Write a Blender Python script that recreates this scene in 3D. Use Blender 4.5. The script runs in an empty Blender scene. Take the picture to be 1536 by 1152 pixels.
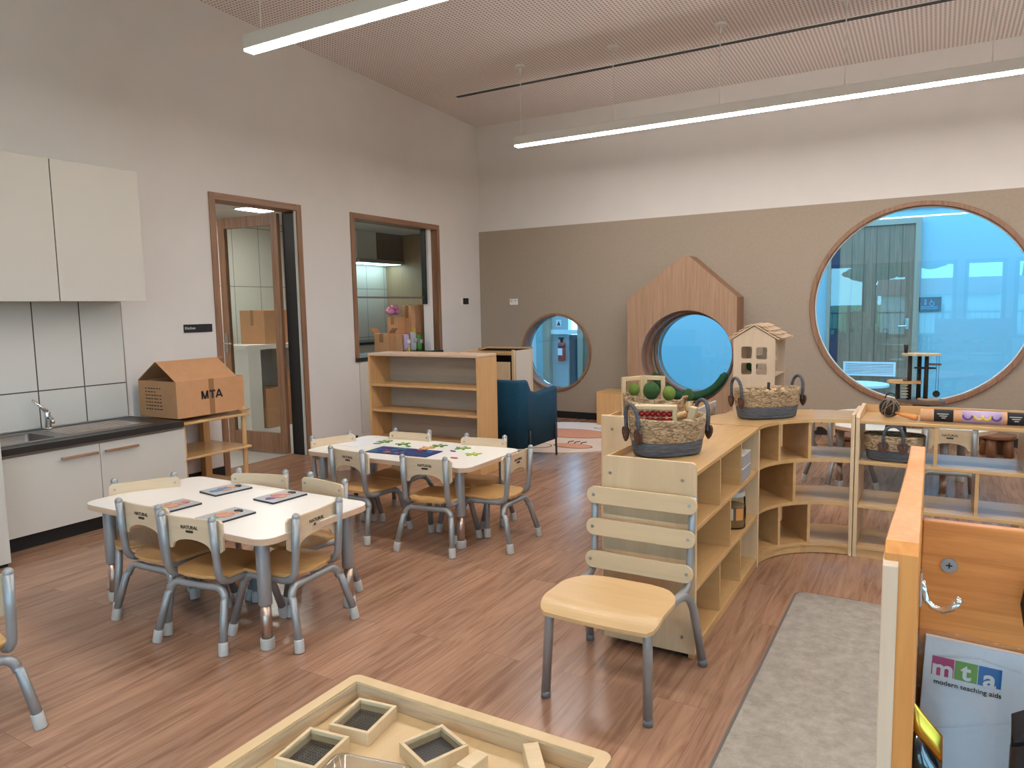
import bpy, bmesh, math, random
from mathutils import Vector, Matrix
PI = math.pi
rnd = random.Random(7)
SC = bpy.context.scene
COL = SC.collection

# ------------------------------------------------------------------ materials
def new_mat(name):
    m = bpy.data.materials.new(name); m.use_nodes = True
    nt = m.node_tree
    b = nt.nodes['Principled BSDF']
    return m, nt, b

def srgb(r, g, b):
    f = lambda c: (c/255/12.92) if c/255 <= 0.04045 else ((c/255+0.055)/1.055)**2.4
    return (f(r), f(g), f(b), 1)

def plain(name, col, rough=0.5, metal=0.0, bump=0, bscale=200, spec=None, coat=0):
    m, nt, b = new_mat(name)
    b.inputs['Base Color'].default_value = col
    b.inputs['Roughness'].default_value = rough
    b.inputs['Metallic'].default_value = metal
    if coat: b.inputs['Coat Weight'].default_value = coat
    if spec is not None: b.inputs['Specular IOR Level'].default_value = spec
    tc = nt.nodes.new('ShaderNodeTexCoord')
    n = nt.nodes.new('ShaderNodeTexNoise'); n.inputs['Scale'].default_value = bscale
    n.inputs['Detail'].default_value = 3
    nt.links.new(tc.outputs['Object'], n.inputs['Vector'])
    mix = nt.nodes.new('ShaderNodeMix'); mix.data_type = 'RGBA'
    mix.inputs['A'].default_value = tuple(c*0.94 for c in col[:3])+(1,)
    mix.inputs['B'].default_value = tuple(min(1, c*1.05) for c in col[:3])+(1,)
    nt.links.new(n.outputs['Fac'], mix.inputs['Factor'])
    nt.links.new(mix.outputs['Result'], b.inputs['Base Color'])
    if bump:
        bp = nt.nodes.new('ShaderNodeBump'); bp.inputs['Strength'].default_value = bump
        bp.inputs['Distance'].default_value = 0.002
        nt.links.new(n.outputs['Fac'], bp.inputs['Height'])
        nt.links.new(bp.outputs['Normal'], b.inputs['Normal'])
    return m

def wood(name, c1, c2, axis='x', scale=14, rough=0.45, stretch=0.06, dark=None):
    m, nt, b = new_mat(name)
    tc = nt.nodes.new('ShaderNodeTexCoord')
    mp = nt.nodes.new('ShaderNodeMapping')
    s = [scale]*3; s['xyz'.index(axis)] = scale*stretch
    mp.inputs['Scale'].default_value = s
    nt.links.new(tc.outputs['Object'], mp.inputs['Vector'])
    n = nt.nodes.new('ShaderNodeTexNoise'); n.inputs['Scale'].default_value = 2.2
    n.inputs['Detail'].default_value = 7; n.inputs['Roughness'].default_value = 0.62
    n.inputs['Distortion'].default_value = 0.6
    nt.links.new(mp.outputs['Vector'], n.inputs['Vector'])
    r = nt.nodes.new('ShaderNodeValToRGB')
    r.color_ramp.elements[0].position = 0.32; r.color_ramp.elements[0].color = c1
    r.color_ramp.elements[1].position = 0.68; r.color_ramp.elements[1].color = c2
    nt.links.new(n.outputs['Fac'], r.inputs['Fac'])
    nt.links.new(r.outputs['Color'], b.inputs['Base Color'])
    b.inputs['Roughness'].default_value = rough
    bp = nt.nodes.new('ShaderNodeBump'); bp.inputs['Strength'].default_value = 0.08
    bp.inputs['Distance'].default_value = 0.001
    nt.links.new(n.outputs['Fac'], bp.inputs['Height'])
    nt.links.new(bp.outputs['Normal'], b.inputs['Normal'])
    return m

def emit(name, col, strength):
    m, nt, b = new_mat(name)
    b.inputs['Base Color'].default_value = col
    b.inputs['Emission Color'].default_value = col
    b.inputs['Emission Strength'].default_value = strength
    return m

def glass(name, tint, refl=0.06, rough=0.0):
    m, nt, b = new_mat(name)
    nt.nodes.remove(b)
    out = nt.nodes['Material Output']
    t = nt.nodes.new('ShaderNodeBsdfTransparent'); t.inputs['Color'].default_value = tint
    g = nt.nodes.new('ShaderNodeBsdfGlossy'); g.inputs['Roughness'].default_value = rough
    g.inputs['Color'].default_value = (1, 1, 1, 1)
    mx = nt.nodes.new('ShaderNodeMixShader')
    fr = nt.nodes.new('ShaderNodeLayerWeight'); fr.inputs['Blend'].default_value = 0.12
    ad = nt.nodes.new('ShaderNodeMath'); ad.operation = 'ADD'; ad.inputs[1].default_value = refl
    ad.use_clamp = True
    nt.links.new(fr.outputs['Fresnel'], ad.inputs[0])
    nt.links.new(ad.outputs[0], mx.inputs['Fac'])
    nt.links.new(t.outputs[0], mx.inputs[1]); nt.links.new(g.outputs[0], mx.inputs[2])
    nt.links.new(mx.outputs[0], out.inputs['Surface'])
    return m

def tile_mat(name, col, grout, w, h, axis='x', off=(0, 0), rough=0.3, mortar=0.004):
    """stack-bond tiles; axis = the horizontal axis along the wall"""
    m, nt, b = new_mat(name)
    tc = nt.nodes.new('ShaderNodeTexCoord')
    sp = nt.nodes.new('ShaderNodeSeparateXYZ'); nt.links.new(tc.outputs['Object'], sp.inputs[0])
    cb = nt.nodes.new('ShaderNodeCombineXYZ')
    a1 = nt.nodes.new('ShaderNodeMath'); a1.inputs[1].default_value = -off[0]
    a2 = nt.nodes.new('ShaderNodeMath'); a2.inputs[1].default_value = -off[1]
    nt.links.new(sp.outputs['XYZ'.index(axis.upper())], a1.inputs[0])
    nt.links.new(sp.outputs[2 if axis != 'z' else 2], a2.inputs[0])
    nt.links.new(a1.outputs[0], cb.inputs[0]); nt.links.new(a2.outputs[0], cb.inputs[1])
    br = nt.nodes.new('ShaderNodeTexBrick'); br.offset = 0; br.squash = 1
    br.inputs['Scale'].default_value = 1
    br.inputs['Brick Width'].default_value = w; br.inputs['Row Height'].default_value = h
    br.inputs['Mortar Size'].default_value = mortar; br.inputs['Mortar Smooth'].default_value = 0
    br.inputs['Color1'].default_value = col; br.inputs['Color2'].default_value = col
    br.inputs['Mortar'].default_value = grout
    nt.links.new(cb.outputs[0], br.inputs['Vector'])
    nt.links.new(br.outputs['Color'], b.inputs['Base Color'])
    b.inputs['Roughness'].default_value = rough
    return m

def floor_mat():
    m, nt, b = new_mat('oak_plank_vinyl')
    tc = nt.nodes.new('ShaderNodeTexCoord')
    mp = nt.nodes.new('ShaderNodeMapping'); mp.inputs['Rotation'].default_value = (0, 0, PI/2)
    nt.links.new(tc.outputs['Object'], mp.inputs['Vector'])
    br = nt.nodes.new('ShaderNodeTexBrick'); br.offset = 0.37
    br.inputs['Scale'].default_value = 1
    br.inputs['Brick Width'].default_value = 1.22; br.inputs['Row Height'].default_value = 0.18
    br.inputs['Mortar Size'].default_value = 0.0012; br.inputs['Mortar Smooth'].default_value = 0.3
    br.inputs['Color1'].default_value = (0.0, 0, 0, 1); br.inputs['Color2'].default_value = (1, 1, 1, 1)
    br.inputs['Mortar'].default_value = (0.2, 0.2, 0.2, 1)
    nt.links.new(mp.outputs[0], br.inputs['Vector'])
    # per-plank offset of the grain
    cb = nt.nodes.new('ShaderNodeVectorMath'); cb.operation = 'MULTIPLY_ADD'
    nt.links.new(br.outputs['Color'], cb.inputs[0]); cb.inputs[1].default_value = (7, 13, 5)
    nt.links.new(tc.outputs['Object'], cb.inputs[2])
    m2 = nt.nodes.new('ShaderNodeMapping'); m2.inputs['Scale'].default_value = (16, 1.1, 1)
    nt.links.new(cb.outputs[0], m2.inputs['Vector'])
    n = nt.nodes.new('ShaderNodeTexNoise'); n.inputs['Scale'].default_value = 1.6
    n.inputs['Detail'].default_value = 8; n.inputs['Roughness'].default_value = 0.65
    n.inputs['Distortion'].default_value = 1.2
    nt.links.new(m2.outputs[0], n.inputs['Vector'])
    r = nt.nodes.new('ShaderNodeValToRGB')
    e = r.color_ramp.elements
    e[0].position = 0.30; e[0].color = (0.225, 0.114, 0.068, 1)
    e[1].position = 0.72; e[1].color = (0.475, 0.278, 0.178, 1)
    k = e.new(0.5); k.color = (0.365, 0.204, 0.130, 1)
    nt.links.new(n.outputs['Fac'], r.inputs['Fac'])
    hs = nt.nodes.new('ShaderNodeMix'); hs.data_type = 'RGBA'; hs.blend_type = 'MULTIPLY'
    hs.inputs['Factor'].default_value = 1
    r2 = nt.nodes.new('ShaderNodeValToRGB')
    r2.color_ramp.elements[0].color = (0.84, 0.84, 0.84, 1); r2.color_ramp.elements[1].color = (1.06, 1.06, 1.06, 1)
    nt.links.new(br.outputs['Color'], r2.inputs['Fac'])
    nt.links.new(r.outputs['Color'], hs.inputs['A']); nt.links.new(r2.outputs['Color'], hs.inputs['B'])
    mo = nt.nodes.new('ShaderNodeMix'); mo.data_type = 'RGBA'
    mo.inputs['B'].default_value = (0.10, 0.06, 0.045, 1)
    ml = nt.nodes.new('ShaderNodeMath'); ml.operation = 'MULTIPLY'; ml.inputs[1].default_value = 0.5
    nt.links.new(br.outputs['Fac'], ml.inputs[0]); nt.links.new(ml.outputs[0], mo.inputs['Factor'])
    nt.links.new(hs.outputs['Result'], mo.inputs['A'])
    nt.links.new(mo.outputs['Result'], b.inputs['Base Color'])
    b.inputs['Roughness'].default_value = 0.235
    bp = nt.nodes.new('ShaderNodeBump'); bp.inputs['Strength'].default_value = 0.05
    bp.inputs['Distance'].default_value = 0.001
    nt.links.new(n.outputs['Fac'], bp.inputs['Height']); nt.links.new(bp.outputs['Normal'], b.inputs['Normal'])
    return m

def ceiling_mat():
    m, nt, b = new_mat('perforated_plasterboard')
    tc = nt.nodes.new('ShaderNodeTexCoord')
    sc = nt.nodes.new('ShaderNodeVectorMath'); sc.operation = 'MULTIPLY'; sc.inputs[1].default_value = (30, 30, 0)
    nt.links.new(tc.outputs['Object'], sc.inputs[0])
    fr = nt.nodes.new('ShaderNodeVectorMath'); fr.operation = 'FRACTION'
    nt.links.new(sc.outputs[0], fr.inputs[0])
    ds = nt.nodes.new('ShaderNodeVectorMath'); ds.operation = 'DISTANCE'; ds.inputs[1].default_value = (0.5, 0.5, 0)
    nt.links.new(fr.outputs[0], ds.inputs[0])
    r = nt.nodes.new('ShaderNodeValToRGB')
    r.color_ramp.elements[0].position = 0.26; r.color_ramp.elements[0].color = (0.38, 0.34, 0.325, 1)
    r.color_ramp.elements[1].position = 0.32; r.color_ramp.elements[1].color = (0.90, 0.84, 0.82, 1)
    nt.links.new(ds.outputs['Value'], r.inputs['Fac'])
    nt.links.new(r.outputs['Color'], b.inputs['Base Color'])
    b.inputs['Roughness'].default_value = 0.8
    return m

def weave_mat(name, c1, c2, scale=1.0, bump=0.9, sx=30, sz=90):
    m, nt, b = new_mat(name)
    tc = nt.nodes.new('ShaderNodeTexCoord')
    mp = nt.nodes.new('ShaderNodeMapping'); mp.inputs['Scale'].default_value = (sx*scale, sx*scale, sz*scale)
    mp.inputs['Rotation'].default_value = (0.25, 0.2, 0)
    nt.links.new(tc.outputs['Object'], mp.inputs['Vector'])
    n = nt.nodes.new('ShaderNodeTexNoise'); n.inputs['Scale'].default_value = 1.0
    n.inputs['Detail'].default_value = 5; n.inputs['Distortion'].default_value = 1.6
    nt.links.new(mp.outputs[0], n.inputs['Vector'])
    r = nt.nodes.new('ShaderNodeValToRGB')
    r.color_ramp.elements[0].position = 0.36; r.color_ramp.elements[0].color = c1
    r.color_ramp.elements[1].position = 0.64; r.color_ramp.elements[1].color = c2
    nt.links.new(n.outputs['Fac'], r.inputs['Fac']); nt.links.new(r.outputs['Color'], b.inputs['Base Color'])
    bp = nt.nodes.new('ShaderNodeBump'); bp.inputs['Strength'].default_value = bump; bp.inputs['Distance'].default_value = 0.006
    nt.links.new(n.outputs['Fac'], bp.inputs['Height']); nt.links.new(bp.outputs['Normal'], b.inputs['Normal'])
    b.inputs['Roughness'].default_value = 0.85
    return m

def cloth_mat(name, c1, c2, scale=6, rough=0.95, fine=350, bump=0.4):
    m, nt, b = new_mat(name)
    tc = nt.nodes.new('ShaderNodeTexCoord')
    n = nt.nodes.new('ShaderNodeTexNoise'); n.inputs['Scale'].default_value = scale; n.inputs['Detail'].default_value = 6
    n.inputs['Roughness'].default_value = 0.75
    nt.links.new(tc.outputs['Object'], n.inputs['Vector'])
    r = nt.nodes.new('ShaderNodeValToRGB')
    r.color_ramp.elements[0].position = 0.35; r.color_ramp.elements[0].color = c1
    r.color_ramp.elements[1].position = 0.65; r.color_ramp.elements[1].color = c2
    nt.links.new(n.outputs['Fac'], r.inputs['Fac']); nt.links.new(r.outputs['Color'], b.inputs['Base Color'])
    n2 = nt.nodes.new('ShaderNodeTexNoise'); n2.inputs['Scale'].default_value = fine
    nt.links.new(tc.outputs['Object'], n2.inputs['Vector'])
    bp = nt.nodes.new('ShaderNodeBump'); bp.inputs['Strength'].default_value = bump; bp.inputs['Distance'].default_value = 0.003
    nt.links.new(n2.outputs['Fac'], bp.inputs['Height']); nt.links.new(bp.outputs['Normal'], b.inputs['Normal'])
    b.inputs['Roughness'].default_value = rough
    return m

M = {}
M['wall'] = plain('white_wall_paint', (0.70, 0.665, 0.635, 1), 0.75, bscale=3)
M['pinboard'] = cloth_mat('tan_pinboard_fabric', (0.335, 0.275, 0.215, 1), (0.375, 0.31, 0.245, 1), 40, 0.95, 400, 0.3)
M['floor'] = floor_mat()
M['ceiling'] = ceiling_mat()
M['black'] = plain('black_rubber', (0.006, 0.006, 0.007, 1), 0.5)
M['frame'] = wood('tasmanian_oak', (0.20, 0.10, 0.055, 1), (0.34, 0.185, 0.105, 1), 'z', 18)
M['frameh'] = wood('tasmanian_oak_rail', (0.20, 0.10, 0.055, 1), (0.34, 0.185, 0.105, 1), 'y', 18)
M['portal'] = wood('oak_laminate', (0.30, 0.175, 0.105, 1), (0.41, 0.26, 0.165, 1), 'z', 26, 0.5, 0.04)
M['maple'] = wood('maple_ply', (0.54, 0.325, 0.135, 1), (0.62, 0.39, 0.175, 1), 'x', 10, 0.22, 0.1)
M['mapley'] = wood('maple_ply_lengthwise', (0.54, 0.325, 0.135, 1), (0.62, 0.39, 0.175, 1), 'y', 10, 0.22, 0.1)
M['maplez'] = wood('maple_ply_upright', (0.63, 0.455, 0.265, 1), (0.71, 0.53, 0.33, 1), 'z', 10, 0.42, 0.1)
M['seatwood'] = wood('beech_seat_ply', (0.52, 0.295, 0.105, 1), (0.61, 0.365, 0.145, 1), 'y', 12, 0.38, 0.1)
M['backwood'] = wood('birch_back_ply', (0.62, 0.475, 0.31, 1), (0.69, 0.55, 0.38, 1), 'x', 12, 0.42, 0.1)
M['chairseat'] = wood('warm_beech_seat', (0.57, 0.37, 0.17, 1), (0.64, 0.43, 0.215, 1), 'x', 10, 0.35, 0.1)
M['slat'] = wood('birch_slat', (0.62, 0.455, 0.265, 1), (0.68, 0.515, 0.315, 1), 'x', 12, 0.4, 0.1)
M['beech'] = wood('orange_beech', (0.58, 0.22, 0.055, 1), (0.70, 0.30, 0.085, 1), 'z', 30, 0.4, 0.05)
M['beechx'] = wood('orange_beech_board', (0.46, 0.155, 0.032, 1), (0.68, 0.27, 0.072, 1), 'x', 26, 0.4, 0.05)
M['beechpale'] = wood('pale_beech', (0.60, 0.42, 0.29, 1), (0.66, 0.48, 0.345, 1), 'z', 14, 0.45, 0.08)
M['bookwood'] = wood('beech_bookcase', (0.58, 0.33, 0.135, 1), (0.66, 0.40, 0.175, 1), 'z', 14, 0.45, 0.08)
M['bookback'] = wood('grey_limed_back', (0.40, 0.34, 0.27, 1), (0.47, 0.41, 0.34, 1), 'x', 14, 0.5, 0.08)
M['edgeply'] = wood('pale_birch_edge', (0.58, 0.40, 0.27, 1), (0.64, 0.46, 0.32, 1), 'x', 12)
M['tube'] = plain('silver_grey_tube', (0.34, 0.355, 0.365, 1), 0.36, 0.45)
M['greycap'] = plain('mid_grey_plastic', (0.16, 0.165, 0.17, 1), 0.5)
M['cap'] = plain('pale_grey_plastic', (0.50, 0.50, 0.48, 1), 0.5)
M['chrome'] = plain('chrome', (0.72, 0.70, 0.68, 1), 0.18, 1.0)
M['steel'] = plain('brushed_steel', (0.42, 0.41, 0.40, 1), 0.32, 1.0)
M['sinksteel'] = plain('satin_sink_steel', (0.30, 0.285, 0.27, 1), 0.42, 1.0)
M['bronze'] = plain('zinc_inner_leg', (0.52, 0.40, 0.33, 1), 0.3, 0.9)
M['laminate'] = plain('white_laminate', (0.83, 0.80, 0.75, 1), 0.3)
M['cabinet'] = plain('cream_white_melamine', (0.60, 0.57, 0.515, 1), 0.5)
M['cabgap'] = plain('dark_gap', (0.03, 0.027, 0.025, 1), 0.8)
M['bench'] = plain('charcoal_laminate', (0.022, 0.021, 0.021, 1), 0.36)
M['handle'] = wood('walnut_handle', (0.27, 0.13, 0.07, 1), (0.36, 0.19, 0.11, 1), 'y', 30)
M['card'] = cloth_mat('brown_cardboard', (0.52, 0.265, 0.125, 1), (0.57, 0.30, 0.145, 1), 8, 0.85, 120, 0.1)
M['cardpale'] = cloth_mat('pale_cardboard', (0.56, 0.305, 0.155, 1), (0.61, 0.34, 0.18, 1), 8, 0.85, 120, 0.1)
M['tape'] = plain('brown_packing_tape', (0.33, 0.17, 0.075, 1), 0.25)
M['ink'] = plain('black_ink', (0.012, 0.011, 0.012, 1), 0.7)
M['inkbrown'] = plain('burnt_brown_ink', (0.05, 0.028, 0.018, 1), 0.7)
M['white'] = plain('white_plastic', (0.80, 0.79, 0.77, 1), 0.4)
M['alu'] = plain('white_aluminium', (0.74, 0.73, 0.71, 1), 0.45)
M['led'] = emit('led_diffuser', (1.0, 0.95, 0.91, 1), 56)
M['ledwhite'] = emit('led_panel', (1.0, 0.97, 0.92, 1), 52)
M['ledcool'] = emit('hood_lamp', (0.62, 0.90, 1.0, 1), 6)
M['teal'] = cloth_mat('teal_felt', (0.001, 0.042, 0.085, 1), (0.002, 0.056, 0.108, 1), 30, 0.9, 500, 0.3)
M['rug'] = cloth_mat('taupe_carpet', (0.27, 0.235, 0.195, 1), (0.38, 0.335, 0.285, 1), 22, 1.0, 220, 0.8)
M['rugedge'] = plain('grey_rug_binding', (0.14, 0.125, 0.11, 1), 0.9)
M['seagrass'] = weave_mat('seagrass', (0.16, 0.095, 0.045, 1), (0.52, 0.37, 0.22, 1))
M['rope'] = weave_mat('grey_cotton_rope', (0.055, 0.060, 0.072, 1), (0.12, 0.13, 0.15, 1), 1.0, 0.6, 12, 160)
M['leather'] = plain('brown_leather', (0.075, 0.028, 0.015, 1), 0.55)
M['leatherline'] = plain('pale_stitch', (0.35, 0.22, 0.15, 1), 0.7)
M['glassblue'] = glass('daylight_tint_glass', (0.84, 0.96, 1.0, 1), 0.038)  # tint puts the blue of the daylight beyond into the panes
M['glassclear'] = glass('clear_glass', (0.93, 0.96, 0.95, 1), 0.01)
M['acrylic'] = glass('clear_acrylic', (0.95, 0.97, 0.97, 1), 0.0)
M['film'] = glass('clear_plastic_sleeve', (0.96, 0.97, 0.98, 1), 0.03, 0.06)
M['paper'] = plain('white_paper', (0.78, 0.79, 0.82, 1), 0.5)
M['ktile'] = tile_mat('cream_wall_tile', (0.70, 0.68, 0.60, 1), (0.20, 0.19, 0.17, 1), 0.42, 0.76, 'y', (0.05, -0.58))
M['stile'] = tile_mat('white_splashback_tile', (0.68, 0.66, 0.62, 1), (0.085, 0.08, 0.075, 1), 0.304, 0.62, 'y', (-4.82, 0.246), 0.25)
M['kfloor'] = cloth_mat('grey_kitchen_vinyl', (0.44, 0.42, 0.38, 1), (0.50, 0.48, 0.44, 1), 20, 0.6, 200, 0.1)
M['darkwood'] = wood('dark_brown_wood_and_shade', (0.10, 0.062, 0.04, 1), (0.145, 0.092, 0.06, 1), 'z', 20)
M['kwood'] = wood('kitchen_oak_panel', (0.36, 0.235, 0.13, 1), (0.43, 0.29, 0.17, 1), 'z', 20)
M['pink'] = plain('pink_plastic', (0.62, 0.22, 0.40, 1), 0.25)
M['green'] = cloth_mat('dark_green_felt', (0.018, 0.060, 0.014, 1), (0.035, 0.095, 0.024, 1), 60, 0.95, 300, 0.6)
M['lime'] = cloth_mat('olive_green_felt', (0.11, 0.17, 0.02, 1), (0.17, 0.24, 0.045, 1), 60, 0.95, 300, 0.6)
M['bolster'] = cloth_mat('bottle_green_cover', (0.008, 0.055, 0.022, 1), (0.014, 0.085, 0.035, 1), 25, 0.85, 300, 0.3)
M['red'] = plain('red_lacquer', (0.30, 0.012, 0.012, 1), 0.25)
M['extred'] = plain('extinguisher_red', (0.42, 0.03, 0.025, 1), 0.3)
M['navy'] = plain('navy_sign', (0.012, 0.035, 0.075, 1), 0.4)
M['cyan'] = plain('sky_blue_ink', (0.06, 0.28, 0.46, 1), 0.5)
M['greyboard'] = plain('pale_grey_board', (0.40, 0.42, 0.43, 1), 0.45)
M['darkedge'] = plain('charcoal_board_edge', (0.025, 0.027, 0.032, 1), 0.6)
M['skin'] = plain('peach_print', (0.58, 0.30, 0.20, 1), 0.5)
M['p_blue'] = plain('blue_print', (0.05, 0.19, 0.38, 1), 0.45)
M['p_deep'] = plain('deep_sea_blue_print', (0.008, 0.028, 0.13, 1), 0.45)
M['p_green'] = plain('leaf_green_print', (0.07, 0.24, 0.035, 1), 0.45)
M['p_lime'] = plain('lime_print', (0.30, 0.46, 0.06, 1), 0.45)
M['p_yellow'] = plain('yellow_print', (0.68, 0.50, 0.07, 1), 0.45)
M['p_red'] = plain('red_print', (0.52, 0.06, 0.035, 1), 0.45)
M['p_pink'] = plain('pink_print', (0.52, 0.18, 0.20, 1), 0.45)
M['p_purple'] = plain('purple_print', (0.15, 0.06, 0.28, 1), 0.45)
M['p_teal'] = plain('teal_print', (0.06, 0.34, 0.28, 1), 0.45)
M['p_lilac'] = plain('lilac_print', (0.50, 0.38, 0.56, 1), 0.45)
M['p_orange'] = plain('orange_print', (0.62, 0.27, 0.07, 1), 0.45)
M['magenta'] = plain('magenta_print', (0.50, 0.022, 0.15, 1), 0.45)
M['midgreen'] = plain('mid_green_print', (0.17, 0.36, 0.055, 1), 0.45)
M['midblue'] = plain('mid_blue_print', (0.012, 0.16, 0.43, 1), 0.45)
M['gold'] = plain('gold_foil', (0.70, 0.36, 0.05, 1), 0.3, 1.0)
M['bluefoil'] = plain('dark_blue_foil', (0.012, 0.03, 0.055, 1), 0.14, 0.6, coat=1)
M['blackfoil'] = plain('black_foil', (0.010, 0.010, 0.013, 1), 0.2, 0.3, coat=1)
M['mirror'] = plain('acrylic_mirror', (0.17, 0.165, 0.155, 1), 0.12, 0.85)
M['mesh'] = plain('dark_gauze', (0.05, 0.045, 0.045, 1), 0.6)
M['blockwood'] = wood('rubberwood_block', (0.56, 0.41, 0.23, 1), (0.64, 0.49, 0.30, 1), 'x', 24)
M['traywood'] = wood('pine_tray', (0.55, 0.385, 0.20, 1), (0.62, 0.45, 0.25, 1), 'y', 8, 0.4, 0.1)
M['traygrain'] = wood('streaky_tray_lip', (0.36, 0.26, 0.17, 1), (0.62, 0.46, 0.27, 1), 'y', 40, 0.5, 0.05)
M['traygrainx'] = wood('streaky_tray_end_lip', (0.40, 0.29, 0.19, 1), (0.60, 0.44, 0.26, 1), 'x', 40, 0.5, 0.05)
M['bark'] = plain('dark_bark', (0.022, 0.016, 0.012, 1), 0.85, bump=0.8, bscale=90)
M['twig'] = plain('grey_brown_twig', (0.20, 0.14, 0.10, 1), 0.8)
M['stump'] = wood('orange_brown_stump', (0.17, 0.062, 0.02, 1), (0.25, 0.10, 0.035, 1), 'z', 20)
M['dollwood'] = wood('birch_dollhouse', (0.55, 0.40, 0.27, 1), (0.62, 0.47, 0.33, 1), 'z', 14)
M['shingle'] = wood('cedar_shingle', (0.48, 0.32, 0.19, 1), (0.64, 0.46, 0.29, 1), 'y', 30)
M['greypanelsheen'] = plain('pale_grey_panel_and_sheen', (0.46, 0.46, 0.45, 1), 0.4)
M['corridorwall'] = plain('pale_blue_render', (0.345, 0.52, 0.54, 1), 0.7)
M['slatwood'] = wood('weathered_timber_door', (0.24, 0.135, 0.075, 1), (0.34, 0.20, 0.12, 1), 'z', 22)
M['beigeframe'] = plain('beige_door_frame', (0.42, 0.31, 0.215, 1), 0.5)
M['concrete'] = plain('pale_concrete', (0.42, 0.42, 0.41, 1), 0.8, bscale=12)
M['tealdark'] = plain('blue_grey_board', (0.035, 0.075, 0.095, 1), 0.6)
M['grass'] = cloth_mat('lawn', (0.06, 0.16, 0.025, 1), (0.13, 0.29, 0.05, 1), 3, 1.0, 60, 1.0)
M['leaf'] = cloth_mat('gum_leaves', (0.035, 0.06, 0.025, 1), (0.09, 0.13, 0.06, 1), 6, 0.9, 40, 1.0)
M['fence'] = plain('dark_fence_steel', (0.03, 0.032, 0.035, 1), 0.5)
M['shed'] = plain('pale_shed_sheet', (0.62, 0.62, 0.62, 1), 0.5)
M['terracotta'] = plain('terracotta_roof', (0.33, 0.13, 0.08, 1), 0.8)
M['rugcream'] = cloth_mat('cream_rug_pile', (0.60, 0.48, 0.40, 1), (0.66, 0.54, 0.46, 1), 30, 1, 250, 0.6)
M['rugwhite'] = cloth_mat('white_rug_pile', (0.66, 0.64, 0.66, 1), (0.72, 0.70, 0.71, 1), 30, 1, 250, 0.6)
M['rugpeach'] = cloth_mat('peach_rug_pile', (0.56, 0.26, 0.17, 1), (0.62, 0.31, 0.21, 1), 30, 1, 250, 0.6)
M['rugline'] = plain('brown_rug_line', (0.16, 0.075, 0.05, 1), 1)
M['jarbrown'] = plain('brown_dried_pasta', (0.30, 0.17, 0.07, 1), 0.7, bump=0.8, bscale=60)
M['greycloth'] = plain('grey_box_card', (0.33, 0.33, 0.35, 1), 0.5)

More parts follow.
